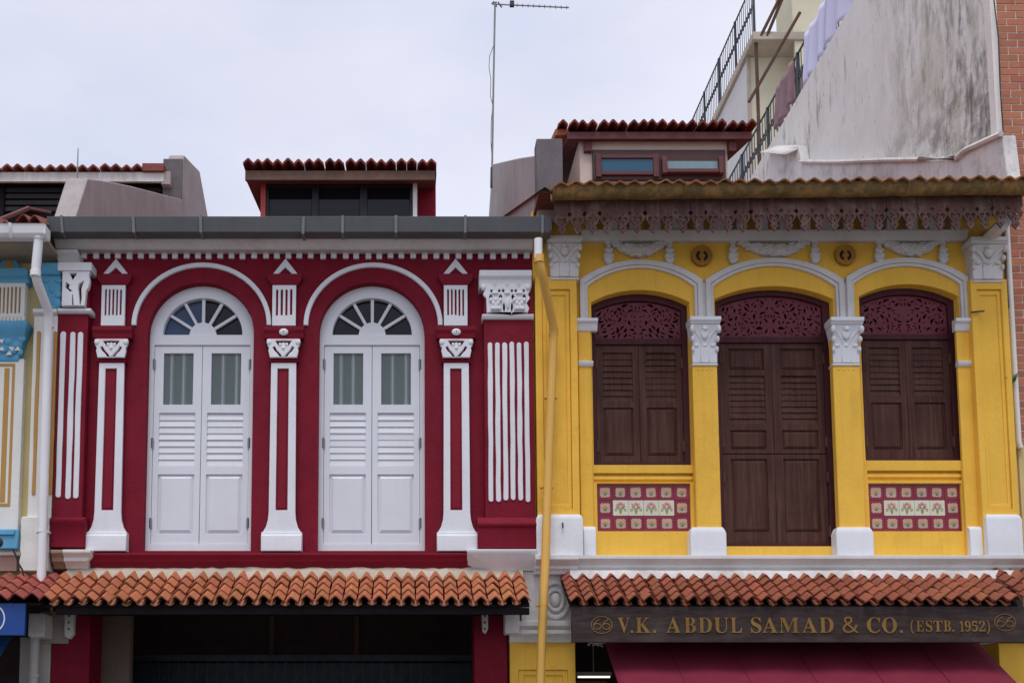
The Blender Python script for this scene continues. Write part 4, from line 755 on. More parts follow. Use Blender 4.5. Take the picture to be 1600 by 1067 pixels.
# --- hood moulds: three segmental arches with legs, joined at the columns
Y = -0.06; z = lambda py: Zp(py, Y)
HM = [((906, 1098), 405, 436), ((1103, 1319), 402, 436), ((1323, 1514), 402, 432)]
for k, ((a, b), t, s) in enumerate(HM):
    x0, x1 = Xp(a, 440, Y), Xp(b, 440, Y)
    for dy, wdt, ofs in ((0.0, 0.060, 0.0), (0.022, 0.034, 0.060)):
        th = wdt; o_ = ofs
        top_o = seg_top(x0 + o_, x1 - o_, z(s) - o_ * 0.85, z(t) - o_); top_i = seg_top(x0 + o_ + th, x1 - o_ - th, z(s) - (o_ + th) * 0.85, z(t) - o_ - th)
        zleg = z(500)
        poly = [(x1 - o_, zleg)] + top_o + [(x0 + o_, zleg), (x0 + o_ + th, zleg)] + top_i[::-1] + [(x1 - o_ - th, zleg)]
        shape('hood_mould', [poly], Y + dy, 0.01, GREYWHITE, yel, bevel=0.008)
for a, b in ((1092, 1109), (1313, 1330)):
    g = G(); g.box(Xp(a, 470, Y), Xp(b, 470, Y), Y + 0.03, 0.008, Zp(500, Y), Zp(440, Y)); g.obj('mould_filler', GREYWHITE, yel, bevel=0.004)
# --- frieze: white band, corbels, garlands, medallions
Y = -0.09; z = lambda py: Zp(py, Y); xf0, xf1 = Xp(908, 370, Y), Xp(1512, 370, Y)
g = G(); g.extx([(0.01, z(375)), (Y + 0.02, z(375)), (Y, z(372.5)), (Y - 0.01, z(366)), (Y - 0.03, z(363)), (Y - 0.03, z(360)), (0.01, z(360))], xf0, xf1); fr_ = g.obj('frieze_band', GREYWHITE, yel, bevel=0.006)
cm = G(); hz = z(330) - z(360)
cm.loft([[(-0.06, -0.02, 0.003), (0.06, -0.02, 0.003), (0.06, 0.10, 0.003), (-0.06, 0.10, 0.003)], [(-0.058, -0.03, 0.10), (0.058, -0.03, 0.10), (0.058, 0.10, 0.10), (-0.058, 0.10, 0.10)], [(-0.055, -0.14, hz), (0.055, -0.14, hz), (0.055, 0.10, hz), (-0.055, 0.10, hz)]])
cme = cm.mesh('corbel', GREYWHITE)
for i in range(18): 
    o = inst('corbel', cme, fr_, (Xp(924 + 33.4 * i, 350, Y), -0.09, z(360))); bev(o, 0.008)
def garland(pa, pb, py0, py1, seed):
    r = random.Random(seed); Yg = -0.02; g = G(); xa, xb = Xp(pa, 385, Yg), Xp(pb, 385, Yg); zt_, zb_ = Zp(py0, Yg), Zp(py1, Yg); n = 26
    path = []
    for i in range(n + 1):
        t = i / n; x = xa + (xb - xa) * (0.06 + 0.88 * t); zz = zt_ - 0.03 - (zt_ - zb_ - 0.10) * (1 - (2 * t - 1) ** 2); path.append((x, Yg, zz))
    rad = [0.018 + 0.055 * max(0.0, math.sin(math.pi * i / n)) ** 0.8 for i in range(n + 1)]
    g.tube(path, rad, 10)
    for i in range(1, n):
        x, y, zz = path[i]; rr = rad[i]
        for k in range(3):
            a = r.uniform(-1.4, 1.4); g.ell((x + r.uniform(-.01, .01), y - rr * 0.8 * math.cos(a), zz + rr * 0.95 * math.sin(a)), (0.036, 0.034, 0.020), 8, 5)
    o = g.obj('garland', GREYWHITE, yel); 
    for xx, sgn in ((xa, 1), (xb, -1)):
        g = G(); zz = zt_ + 0.03
        for k, (rw, rh) in enumerate(((0.045, 0.03), (0.05, 0.035), (0.035, 0.04), (0.05, 0.045), (0.065, 0.05), (0.055, 0.04))):
            g.ell((xx + sgn * 0.012, Yg - 0.005, zz - rh), (rw, 0.04, rh * 1.25), 8, 6); zz -= rh * 1.35
            if k > 2:
                g.ell((xx + sgn * 0.012 - rw * .6, Yg - 0.03, zz + rh * .5), (0.024, 0.02, 0.022), 7, 5); g.ell((xx + sgn * 0.012 + rw * .6, Yg - 0.03, zz + rh * .5), (0.024, 0.02, 0.022), 7, 5)
        g.obj('tassel', GREYWHITE, o)
garland(949, 1047, 373, 402, 1); garland(1143, 1274, 372, 402, 2); garland(1371, 1474, 373, 401, 3)
for px, py in ((1096, 401), (1320, 400)):
    Yg = -0.012; xc, zc_ = P(px, py, Yg); R = 0.118
    ochd = mat('dull_yellow_brown', (0.42, 0.20, 0.03), 0.7, 0.15)
    H = [arc(xc, zc_, R * 0.62, R * 0.60, a0, a1, 6) + arc(xc, zc_, R * 0.34, R * 0.30, a0, a1, 6)[::-1] for a0, a1 in ((112, 250), (-70, 68))]
    o = shape('medallion', [arc(xc, zc_, R, R, 0, 350, 28)] + H, Yg - 0.03, Yg + 0.02, ochd, yel, bevel=0.006)
    shape('medallion_rim', [arc(xc, zc_, R * 1.06, R * 1.06, 0, 350, 28), arc(xc, zc_, R * 0.82, R * 0.82, 0, 350, 28)], Yg - 0.045, Yg + 0.02, ochd, o, bevel=0.008)
    g = G(); g.ell((xc, Yg - 0.03, zc_), (R * 0.16, 0.02, R * 0.26)); g.obj('medallion_boss', ochd, o)
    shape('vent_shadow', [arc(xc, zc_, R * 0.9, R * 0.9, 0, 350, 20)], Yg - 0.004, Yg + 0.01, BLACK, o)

# --- acanthus capital on a flaring bell
def acanthus(parent, x0, x1, zb, zt, Y, m, rel=1.0, seed=0):
    r = random.Random(seed); w = x1 - x0; h = zt - zb; xc = (x0 + x1) / 2; g = G()
    ring = lambda s, d, zz: [(xc - w / 2 * s, Y - d, zz), (xc + w / 2 * s, Y - d, zz), (xc + w / 2 * s, 0.02, zz), (xc - w / 2 * s, 0.02, zz)]
    g.loft([ring(0.88, 0.0, zb), ring(0.88, 0.008, zb + h * 0.35), ring(0.94, 0.03, zb + h * 0.62), ring(1.06, 0.06, zb + h * 0.80), ring(1.08, 0.07, zb + h * 0.84)])
    cap = g.obj('capital', m, parent, bevel=0.008)
    g = G(); g.loft([ring(1.10, 0.075, zb + h * 0.845), ring(1.13, 0.09, zb + h * 0.90), ring(1.16, 0.10, zb + h * 0.91), ring(1.16, 0.10, zt)]); g.obj('abacus', m, cap, bevel=0.008)
    g = G(); g.loft([ring(0.95, 0.012, zb - 0.03), ring(0.97, 0.02, zb - 0.015), ring(0.93, 0.012, zb)]); g.obj('necking', m, cap, bevel=0.006)
    g = G()
    for k in range(3):                                   # lower leaves with curled tips
        cx = xc + (k - 1) * w * 0.31
        pl_ = [(cx - w * 0.15, zb + h * 0.01), (cx + w * 0.15, zb + h * 0.01), (cx + w * 0.165, zb + h * 0.25)] + arc(cx, zb + h * 0.33, w * 0.15, h * 0.11, 0, 180, 8) + [(cx - w * 0.165, zb + h * 0.25)]
        shape('leaf', [pl_], Y - (0.030 if k == 1 else 0.022) * (0.4 + 0.6 * rel), Y + 0.004, m, cap, bevel=0.009 * (0.5 + rel * 0.5))
        g.ell((cx, Y - 0.020 * rel - 0.008, zb + h * 0.40), (w * 0.10, 0.030 * rel, h * 0.045))
    for s in (-1, 1):                                    # stems rising to the corner volutes
        g.tube([(xc + s * w * t, Y + (-0.012 - 0.045 * k) * (0.35 + 0.65 * rel), zb + h * zz) for k, (t, zz) in zip((0, .2, .5, .8, 1), ((0.06, 0.40), (0.13, 0.52), (0.25, 0.63), (0.38, 0.72), (0.47, 0.76)))], [q * (0.45 + 0.55 * rel) for q in (0.02, 0.024, 0.026, 0.028, 0.03)], 8)
        g.ell((xc + s * w * 0.50, Y - 0.07, zb + h * 0.73), (w * 0.085, 0.034, h * 0.095), 10, 6)
        g.ell((xc + s * w * 0.47, Y - 0.045, zb + h * 0.52), (w * 0.07, 0.03, h * 0.075), 9, 6)
        g.ell((xc + s * w * 0.45, Y - 0.03, zb + h * 0.30), (w * 0.06, 0.025, h * 0.07), 9, 6)
    g.ell((xc, Y - 0.03 - 0.02 * rel, zb + h * 0.66), (w * 0.14, 0.03 * rel, h * 0.14)); g.ell((xc, Y - 0.05 - 0.03 * rel, zb + h * 0.76), (w * 0.10, 0.02 * rel, h * 0.05))
    stuff(g.obj('acanthus_relief', m, cap))
    return cap

# --- columns between the windows
def yel_column(px0, px1, cap, base):
    Y = -0.10; x0, x1 = Xp(px0, 690, Y), Xp(px1, 690, Y); z = lambda py: Zp(py, Y)
    g = G(); g.box(x0, x1, Y, 0.004, z(868), z(505)); o = g.obj('column', YEL, yel, bevel=0.01)
    w = x1 - x0; xc = (x0 + x1) / 2
    for k in range(4):                                   # short flute heads under the capital
        c = x0 + w * (0.23 + 0.18 * k); g = G(); g.ell((c, Y, z(577)), (w * 0.055, 0.006, 0.012), 8, 5); g.obj('flute_head', YEL, o)
    acanthus(o, x0 - 0.012, x1 + 0.012, z(cap[1]), z(cap[0]), Y, WHITE, rel=0.45, seed=px0)
    x0b, x1b = Xp(base[0], 850, Y - .05), Xp(base[1], 850, Y - .05)
    g = G(); rr = lambda i, d, zz: [(x0b + i, Y - d, zz), (x1b - i, Y - d, zz), (x1b - i, 0.004, zz), (x0b + i, 0.004, zz)]
    g.loft([rr(0, 0.06, z(869)), rr(0, 0.06, z(834)), rr(0.012, 0.05, z(829)), rr(0.03, 0.03, z(824))]); g.obj('column_base', WHITE, o, bevel=0.006)
yel_column(1085, 1124, (499, 568), (1079, 1135))
yel_column(1306, 1348, (500, 568), (1307, 1365))
# half-column strips at both ends with imposts
for (a, b, pa, pb) in ((905, 925, 898, 933), (1500, 1522, 1490, 1524)):
    Y = -0.045; x0, x1 = Xp(a, 640, Y), Xp(b, 640, Y); z = lambda py: Zp(py, Y)
    g = G(); g.box(x0, x1, Y, 0.004, z(868), z(503)); o = g.obj('half_column', YEL, yel, bevel=0.008)
    q0, q1 = Xp(pa, 510, Y), Xp(pb, 510, Y)
    g = G(); g.extx([(0.0, z(518)), (Y - 0.01, z(518)), (Y - 0.03, z(513)), (Y - 0.04, z(508)), (Y - 0.07, z(505)), (Y - 0.07, z(500)), (0.0, z(500))], q0, q1); g.obj('impost', WHITE, o, bevel=0.006)
    g = G(); g.extx([(0.0, z(573)), (Y - 0.01, z(573)), (Y - 0.03, z(570)), (Y - 0.035, z(565)), (0.0, z(564))], x0 - 0.006, x1 + 0.02); g.obj('string_mould', WHITE, o, bevel=0.005)
# --- end pilasters with sunk mouldings
def yel_pilaster(a, b, capx, capy, basex, base2):
    Y = -0.14; x0, x1 = Xp(a, 630, Y), Xp(b, 630, Y); z = lambda py: Zp(py, Y); w = x1 - x0
    i1, i2 = w * 0.17, w * 0.27
    o = shape('end_pilaster', [rect(x0, x1, z(868), z(capy[1] - 2)), rect(x0 + i1, x1 - i1, z(795), z(452))], Y, 0.004, YEL, yel, bevel=0.010)
    shape('sunk_moulding', [rect(x0 + i1 + .003, x1 - i1 - .003, z(794.5), z(452.5)), rect(x0 + i2, x1 - i2, z(787), z(460))], Y + 0.022, Y + 0.08, YEL, o, bevel=0.010)
    g = G(); g.box(x0 + i2 - .01, x1 - i2 + .01, Y + 0.038, Y + 0.09, z(788), z(459)); g.obj('sunk_panel', YEL, o)
    acanthus(o, Xp(capx[0], 405, Y), Xp(capx[1], 405, Y), z(capy[1]), z(capy[0]), Y, GREYWHITE, seed=a)
    g = G(); xl_, xr_ = Xp(capx[0] - 18, 435, Y), Xp(capx[1] + 4, 435, Y)
    b0, b1 = Xp(basex[0], 835, Y - .05), Xp(basex[1], 835, Y - .05)
    rr = lambda i, d, zz: [(b0 + i, Y - d, zz), (b1 - i, Y - d, zz), (b1 - i, 0.004, zz), (b0 + i, 0.004, zz)]
    g = G(); g.loft([rr(0, 0.07, z(869)), rr(0, 0.07, z(813)), rr(0.012, 0.06, z(808)), rr(0.03, 0.03, z(804))]); g.obj('pilaster_base', WHITE, o, bevel=0.008)
    c0, c1 = Xp(base2[0], 845, -0.08), Xp(base2[1], 845, -0.08); zz = lambda py: Zp(py, -0.08)
    g = G(); g.extx([(0.004, zz(868)), (-0.11, zz(868)), (-0.11, zz(829)), (-0.10, zz(826)), (-0.07, zz(822)), (0.004, zz(821))], c0, c1); g.obj('pilaster_base', WHITE, o, bevel=0.008)
    return o
pl = yel_pilaster(838, 904, (858, 905), (374, 434), (838, 911), (911.5, 931))
pr = yel_pilaster(1526, 1584, (1516, 1566), (376, 438), (1541, 1597), (1514, 1540))
for px, py in ((848, 828), (879, 821)):
    g = G(); x, zz = P(px, py, -0.22); g.tube([(x, -0.2, zz + .03), (x, -0.235, zz + .03), (x, -0.24, zz - .03)], 0.009, 6); g.obj('rusty_hook', RUST, pl)
g = G(); x, zz = P(1524, 489, -0.15); g.tube([(x - .06, -0.17, zz), (x + .10, -0.16, zz + .02)], 0.010, 6); g.obj('rusty_pin', RUST, pr)

# --- floor cornice, flashing
Y = -0.20; z = lambda py: Zp(py, Y)
xc0, xc1 = Xp(838, 880, Y), XC + 0.12
g = G(); g.extx([(0.01, z(892)), (-0.12, z(892)), (-0.13, z(888)), (-0.16, z(885)), (-0.16, z(881)), (-0.21, z(877)), (-0.25, z(874)), (-0.25, z(868.5)), (0.01, z(867.5))], Xp(903, 880, Y), xc1); g.obj('floor_cornice', mat('off_white_cornice', (0.66, 0.65, 0.645), 0.6, 0.06, dirt=0.35, dirtcol=(0.42, 0.38, 0.34), streak=0.25, bump=0.3), yel, bevel=0.006)
g = G(); g.extx([(0.01, z(896)), (-0.17, z(896)), (-0.18, z(891)), (-0.21, z(888)), (-0.21, z(884)), (-0.26, z(880)), (-0.30, z(876)), (-0.30, z(868.5)), (0.01, z(866))], xc0 - 0.02, Xp(905, 880, -0.3)); g.obj('floor_cornice', GREYWHITE, yel, bevel=0.006)
g = G(); n = 50; rings = []; fx0, fx1 = Xp(890, 895, -0.2), Xp(1583, 895, -0.2)
for i in range(n + 1):
    x = fx0 + (fx1 - fx0) * i / n; r = lambda a: random.uniform(-a, a)
    rings.append([(x, 0.0, z(888)), (x, -0.10, z(889.5) + r(.004)), (x, -0.24 + r(.006), z(891.5) + r(.004)), (x, -0.27 + r(.012), z(905) + r(.006)), (x, 0.0, z(915))])
g.loft(rings); g.obj('flashing_fillet', WHITEW, yel)

# --- canopy with five rows of tiles
yT, yB = -0.10, -0.78
zT, zB = Zp(902, yT), Zp(941, yB)
xl, xr = Xp(889, 930, yB), Xp(1592, 925, yB)
slope_len = math.hypot(yT - yB, zT - zB); NR = 5
t_yel = tile_mesh('roof_tile', (xr - xl) / 31 * 0.88, 0.058, slope_len / NR + 0.06, TERRAD)
can_y, ang = canopy(yel, xl, xr, 0.168, yT, zT, yB, zB, t_yel, NR, slope_len / NR, 0.2, cols=31)
pan_row(can_y, 31, xl, (xr - xl) / 31, yB - 0.02, zB - 0.026, ang, TERRAD)
# neighbouring canopy bay at the far right
tile_field(can_y, t_yel, xr + 0.03, (xr - xl) / 31, 3, yT, zT + 0.04, ang, NR, slope_len / NR, 0.2)

# --- pier with moulded white head and medallion below the left pilaster
Y = -0.06; z = lambda py: Zp(py, Y)
px0, px1 = Xp(797, 1030, Y), Xp(899, 1030, Y)
w = px1 - px0
pier = shape('pier', [rect(px0, px1, 0.15, z(1003)), rect(px0 + w * 0.13, px1 - w * 0.12, 0.9, z(1046))], Y, 0.55, YEL, yel, bevel=0.008)
shape('sunk_moulding', [rect(px0 + w * 0.132, px1 - w * 0.122, 0.902, z(1046.4)), rect(px0 + w * 0.21, px1 - w * 0.2, 1.0, z(1054))], Y + 0.015, Y + 0.06, YEL, pier, bevel=0.008)
g = G(); g.box(px0 + w * 0.2, px1 - w * 0.19, Y + 0.03, Y + 0.07, 0.95, z(1053)); g.obj('sunk_panel', YEL, pier)
hx0, hx1 = Xp(814, 940, Y), Xp(893, 940, Y)
g = G(); g.box(hx0, hx1, Y - 0.02, 0.3, z(972), z(893)); head = g.obj('pier_head', WHITEW, pier, bevel=0.01)
g = G(); g.extx([(0.3, z(1003.5)), (Y - 0.03, z(1003.5)), (Y - 0.03, z(996)), (Y - 0.08, z(991)), (Y - 0.08, z(986)), (Y - 0.06, z(983)), (Y - 0.10, z(979)), (Y - 0.10, z(971)), (0.3, z(971))], Xp(796, 985, Y), Xp(894, 985, Y)); g.obj('head_moulding', WHITEW, head, bevel=0.006)
xm, zm = P(868, 937, Y - 0.03)
for R1, R2, d in ((0.20, 0.155, 0.035), (0.125, 0.085, 0.03)):
    shape('wreath_ring', [arc(xm, zm, R1 * 0.88, R1 * 1.14, 0, 352, 36), arc(xm, zm, R2 * 0.88, R2 * 1.14, 0, 352, 36)], Y - 0.02 - d, Y, WHITEW, head, bevel=0.014)
g = G(); g.ell((xm, Y - 0.03, zm), (0.06, 0.03, 0.085)); g.obj('wreath_centre', WHITEW, head)
g = G(); g.pbox(789, 955, 812, 989, -0.22, -0.02); g.obj('beam_end', WHITEW, yel, bevel=0.012)
# right pier and the shop inside
g = G(); g.box(Xp(1562, 1040, 0.0), XC + 0.05, 0.0, 0.55, 0.15, Zp(1004, 0)); g.obj('pier', YEL, yel, bevel=0.008)
g = G(); g.box(Xp(1540, 1040, 0.0), XC + 0.05, -0.06, 0.55, Zp(1003.5, 0), Zp(975, 0)); g.obj('pier_head', WHITEW, yel, bevel=0.01)
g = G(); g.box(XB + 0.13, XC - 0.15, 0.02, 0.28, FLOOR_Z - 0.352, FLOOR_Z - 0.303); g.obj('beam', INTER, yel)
g = G(); g.box(Xp(900, 1040, 0.6), Xp(955, 1040, 0.6), 0.9, 0.98, 0.15, Zp(1063, 0.9)); g.obj('inner_partition', mat('dull_brown_partition', (0.10, 0.07, 0.04), 0.7, 0.2), yel)
# --- eave: valance boards, mossy gutter, tile ends
gl = lambda px: 288 + (278 - 288) * (px - 865) / (1595 - 865)      # photo height of the gutter's top edge
Yg = -0.74; gx0, gx1 = Xp(862, 300, Yg), Xp(1600, 290, Yg) + 0.15
gz0, gz1 = Zp(296.5, Yg), Zp(287, Yg); R = 0.115
def ring_g(x, zc_): return [(x, Yg + R * math.cos(math.radians(a)), zc_ + R * 1.05 * math.sin(math.radians(a))) for a in range(180, 361, 15)] + [(x, Yg + (R - 0.01) * math.cos(math.radians(a)), zc_ + (R - 0.01) * 1.05 * math.sin(math.radians(a))) for a in range(360, 179, -15)]
g = G(); rings = []
for i in range(31):
    t = i / 30; rings.append([tuple(p) for p in ring_g(gx0 + (gx1 - gx0) * t, gz0 + (gz1 - gz0) * t + random.uniform(-.006, .006))])
g.loft(rings); gut = g.obj('gutter', MOSSY, yel)
for px in (862.5, 1066, 1222, 1412):
    t = (Xp(px, 295, Yg) - gx0) / (gx1 - gx0); g = G(); R_, R = R, R + 0.006
    g.loft([ring_g(gx0 + (gx1 - gx0) * t + d, gz0 + (gz1 - gz0) * t) for d in (0, 0.022)]); R = R_; g.obj('gutter_joint', MOSSY, gut)
TPW = (gx1 - gx0) / 33
t_e = tile_mesh('roof_tile', TPW * 0.98, 0.038, 0.40, mat('mossy_terracotta', (0.38, 0.16, 0.06), 0.8, 0.25, dirt=0.7, dirtcol=(0.11, 0.075, 0.03), bump=0.5, rnd=0.25, dirt_scale=5), th=0.018)
for i in range(33):
    t = (i + 0.5) / 33
    inst('roof_tile', t_e, gut, (gx0 + (gx1 - gx0) * t, Yg - 0.14 + 0.40 * math.cos(ROOF), gz0 + (gz1 - gz0) * t - 0.072 + 0.40 * math.sin(ROOF) + random.uniform(-.012, .006)), (ROOF, random.uniform(-.04, .04), random.uniform(-.02, .02)))
main_roof(yel, XB, XC, gz0 + 0.05, TERRAD, -0.6)
g = G(); g.box(XB + 0.02, XC - 0.02, Yg + 0.20, 0.25, z_ytop - 0.06, z_ytop - 0.02); g.obj('soffit', TIMBER, yel)
# valance
Yv = -0.60; nv = 31; vx0 = Xp(866, 335, Yv); vx1 = Xp(1598, 335, Yv); vw = (vx1 - vx0) / nv
zvt = Zp(303, Yv); sc_ = (zvt - Zp(366, Yv)) / 63.0
half = [(0, 0), (11.5, 0), (11.5, 28.5), (9.6, 30.2), (8.0, 32.5), (9.6, 34.8), (11.5, 36.5), (11.6, 40), (10.0, 43.5), (7.0, 48), (4.2, 52), (4.8, 53.2), (6.8, 55), (5.0, 57.5), (0, 64)]
K = vw / 23.4
outline = [(a * K, -b * sc_) for a, b in half] + [(-a * K, -b * sc_) for a, b in half[::-1] if a]
hole = lambda pts: [(a * K, -b * sc_) for a, b in pts]
lobe = [(1.4, 40.0), (3.2, 38.3), (5.8, 38.5), (7.4, 40.5), (7.0, 43.5), (4.8, 47), (3.6, 46.2), (5.2, 43.0), (4.8, 41.0), (3.4, 41.0), (3.0, 42.7), (1.5, 42.5)]
HS = [hole(lobe), hole([(-a, b) for a, b in lobe[::-1]]), hole([(0, 33), (1.2, 34.2), (0, 35.4), (-1.2, 34.2)]), hole([(0, 55), (1.4, 56.5), (0, 58), (-1.4, 56.5)]),
      hole([(0.0, 45.5), (1.3, 48), (0, 50.5), (-1.3, 48)])]
vme = shape_mesh('valance_board', [outline] + HS, -0.011, 0.011, VALANCE)
g = G(); g.box(vx0, vx1, Yv + 0.014, Yv + 0.05, zvt - 0.05, zvt + 0.10); val = g.obj('valance_rail', VALANCE, yel)
for i in range(nv):
    t = (i + 0.5) / nv
    inst('valance_board', vme, val, (vx0 + vw * (i + 0.5), Yv + random.uniform(-.004, .002), zvt + 0.07 * t + random.uniform(-.005, .005)), (random.uniform(-.02, .02), random.uniform(-.012, .012), 0))
# carved end bracket at the right
g = G(); g.exty([P(1540, 364, -0.3), P(1566, 338, -0.3), P(1572, 352, -0.3), P(1560, 370, -0.3), P(1548, 372, -0.3)], -0.5, 0.0); g.obj('eave_bracket', GREYWHITE, yel, bevel=0.01)

# --- glazed tile panels
def flower_poly(xc, zc_, r, lobes=8, amp=0.2, n=32, sq=0.35):
    pts = []
    for k in range(n):
        a = 2 * math.pi * k / n; sqf = (1 - sq) + sq / max(abs(math.cos(a)), abs(math.sin(a))); rr = r * sqf * (1 + amp * math.cos(lobes * a) * 0.5); pts.append((xc + rr * math.cos(a), zc_ + rr * math.sin(a)))
    return pts
Yt = 0.035
for ti, r in enumerate(tpr):
    g = G(); g.box(r[0] - .01, r[1] + .01, Yt + 0.012, Yt + 0.1, r[2] - .01, r[3] + .01); pan = g.obj('tile_panel', TILER, yel)
    tw, th_ = (r[1] - r[0] - 0.012) / 6, (r[3] - r[2] - 0.012) / 3
    tg = G(); tg.box(-tw / 2 + .0018, tw / 2 - .0018, 0, 0.011, -th_ / 2 + .0018, th_ / 2 - .0018); mr, mw = tg.mesh('wall_tile', TILER), None
    tg2 = G(); tg2.v, tg2.f = list(tg.v), list(tg.f); mw = tg2.mesh('wall_tile', TILEW)
    s = tw * 0.315
    m_a = shape_mesh('tile_motif', [flower_poly(0, -0.002, s * 1.02, 12, 0.16, 48, 0.85)], -0.004, 0.0005, MOTIF, 0.001)
    gd = G(); gd.ell((0, -0.005, -0.022), (0.019, 0.004, 0.014), 8, 5); m_g = gd.mesh('tile_motif', MOTIFG)
    go = G(); go.ell((0, -0.005, 0.014), (0.020, 0.003, 0.022), 8, 5); go.ell((-0.026, -0.005, 0.0), (0.012, 0.003, 0.012), 8, 5); go.ell((0.026, -0.005, 0.0), (0.012, 0.003, 0.012), 8, 5); m_o = go.mesh('tile_motif', MOTIFO)
    gp = G()
    for x, zz, q in ((0, 0.05, .026), (-0.034, 0.018, .022), (0.034, 0.018, .022)): gp.ell((x, -0.001, zz), (q, 0.003, q * 0.85), 9, 5)
    m_p = gp.mesh('tile_motif', PINK)
    gq = G(); gq.ell((0, -0.001, -0.03), (0.019, 0.003, 0.03), 9, 5); gq.ell((0, -0.001, -0.062), (0.012, 0.003, 0.008), 8, 5)
    for sgn in (-1, 1): gq.tube([(sgn * 0.012, -0.001, 0.0), (sgn * 0.04, -0.001, -0.012), (sgn * 0.06, -0.001, -0.008), (sgn * 0.064, -0.001, -0.026), (sgn * 0.05, -0.001, -0.036), (sgn * 0.042, -0.001, -0.026)], 0.0042, 5); gq.tube([(sgn * 0.01, -0.001, 0.0), (sgn * 0.03, -0.001, 0.04), (sgn * 0.045, -0.001, 0.05)], 0.004, 5)
    m_q = gq.mesh('tile_motif', OLIVE)
    for row in range(3):
        for c in range(6):
            x = r[0] + 0.006 + tw * (c + 0.5); zz = r[3] - 0.006 - th_ * (row + 0.5); ivory = row == 1 and 0 < c < 5
            L = (x, Yt + random.uniform(-.0015, .0015), zz)
            inst('wall_tile', mw if ivory else mr, pan, L)
            for me in ((m_p, m_q) if ivory else (m_a, m_g, m_o)): inst('tile_motif', me, pan, L, (0, random.uniform(-.05, .05), 0), (random.uniform(.92, 1.05),) * 3)

# --- dormer
Y = 2.4
px_ = lambda a, b, c, d, y0, y1, n, m, p, bv=0.006: px_box(a, b, c, d, y0, y1, n, m, p, bv)
dor = px_(906, 216, 1137, 300, Y, Y + 3, 'dormer', CREAMW, yel)
px_(926, 234, 1134, 281, Y - 0.05, Y - 0.004, 'window_frame', mat('dormer_frame_wood', (0.060, 0.024, 0.022), 0.5, 0.2, bump=0.2), dor)
for a, b, c, d, m_ in ((940, 247, 1021, 268, GLASSB), (1043, 252, 1124, 263.5, mat('pale_blue_glass', (0.20, 0.30, 0.33), 0.1, 0.2, bump=0))): px_(a, b, c, d, Y - 0.062, Y - 0.052, 'window_pane', m_, dor, 0)
for a, b, c, d in ((931, 240, 940, 276), (1021, 240, 1030, 276), (940, 268, 1021, 273), (940, 242, 1021, 247)): px_(a, b, c, d, Y - 0.085, Y - 0.051, 'sash', MAROONT, dor)
for a, b, c, d in ((1035, 244, 1043, 270), (1124, 244, 1131, 270), (1043, 263.5, 1124, 269)): px_(a, b, c, d, Y - 0.14, Y - 0.051, 'open_sash', MAROONT, dor)
Yr = Y - 0.14
fx0, fx1 = Xp(886, 210, Yr), Xp(1175, 210, Yr); fz0, fz1 = Zp(217.5, Yr), Zp(206, Yr)
g = G(); g.box(fx0, fx1, Yr, Yr + 0.05, fz0, fz1); g.obj('dormer_fascia', MAROONT, dor, bevel=0.006)
g = G(); g.extx([(Yr + 0.055, fz0 + 0.02), (Yr + 3.5, fz0 + 0.02 + 3.5 * 0.28), (Yr + 3.5, fz1 + 3.5 * 0.28), (Yr + 0.055, fz1)], fx0 + 0.005, fx1 - 0.005); g.obj('dormer_roof_deck', MAROONT, dor)
for px in (919, 1145): px_(px - 6, 218, px + 6, 236, Yr + 0.06, Y - 0.01, 'roof_bracket', MAROONT, dor)
tx0, tx1 = Xp(872, 198, Yr), Xp(1180, 198, Yr); tw = (tx1 - tx0) / 20
t_d = tile_mesh('roof_tile', tw * 0.99, 0.056, 0.5, TERRAR, th=0.034)
for row in (0, 1): tile_field(dor, t_d, tx0, tw, 20, Yr + 0.42 + 0.42 * row, fz1 + 0.0 + (0.5 + 0.42 * row) * 0.28, math.atan(0.28), 1, 0.4, 0.5, jit=0.012)
g = G(); corrugated(g, fx0, fx1, tw, 0.08, Yr + 0.9, fz1 + 0.04 + 0.9 * .28, Yr + 3.5, fz1 + 0.04 + 3.5 * .28); stuff(g.obj('roof_tiling', TERRAR, dor))
g = G(); a, b = Xp(864, 205, Yr + .3), Xp(884, 205, Yr + .3); g.extx([(Yr + 0.05, fz1 - .02), (Yr + 3.4, fz1 + 3.4 * .28), (Yr + 3.4, fz1 + 3.4 * .28 + .09), (Yr + 0.05, fz1 + .07)], a, b); g.obj('verge', TERRA, dor)

# ================================================================== SIGNBOARD
Ys = -0.80
sx0, sx1 = Xp(893, 975, Ys), Xp(1603, 975, Ys) + 0.1; sz1, sz0 = Zp(947, Ys), Zp(1003, Ys)
sign = thing('signboard', 'long dark weathered wooden signboard with gold lettering V.K. ABDUL SAMAD & CO.', 'sign', ((sx0 + sx1) / 2, Ys, sz0))
g = G(); g.box(sx0, sx1, Ys, Ys + 0.045, sz0, sz1); g.obj('board', SIGNW, sign, bevel=0.004)
LET = [('V', 965, 984), ('.', 985, 989), ('K', 993, 1016), ('.', 1020, 1025), ('A', 1041, 1063), ('B', 1069, 1087), ('D', 1091, 1112), ('U', 1115, 1138), ('L', 1141, 1159), ('S', 1173, 1189), ('A', 1191, 1214), ('M', 1217, 1248), ('A', 1253, 1276), ('D', 1280, 1302), ('&', 1316, 1341), ('C', 1354, 1375), ('O', 1378, 1401), ('.', 1405, 1410)]
SML = [('(', 1422, 1427), ('E', 1431, 1443), ('S', 1446, 1456), ('T', 1458, 1472), ('B', 1474, 1485), ('.', 1487, 1490), ('1', 1499, 1505), ('9', 1507, 1516), ('5', 1518, 1527), ('2', 1529, 1539), (')', 1541, 1546)]
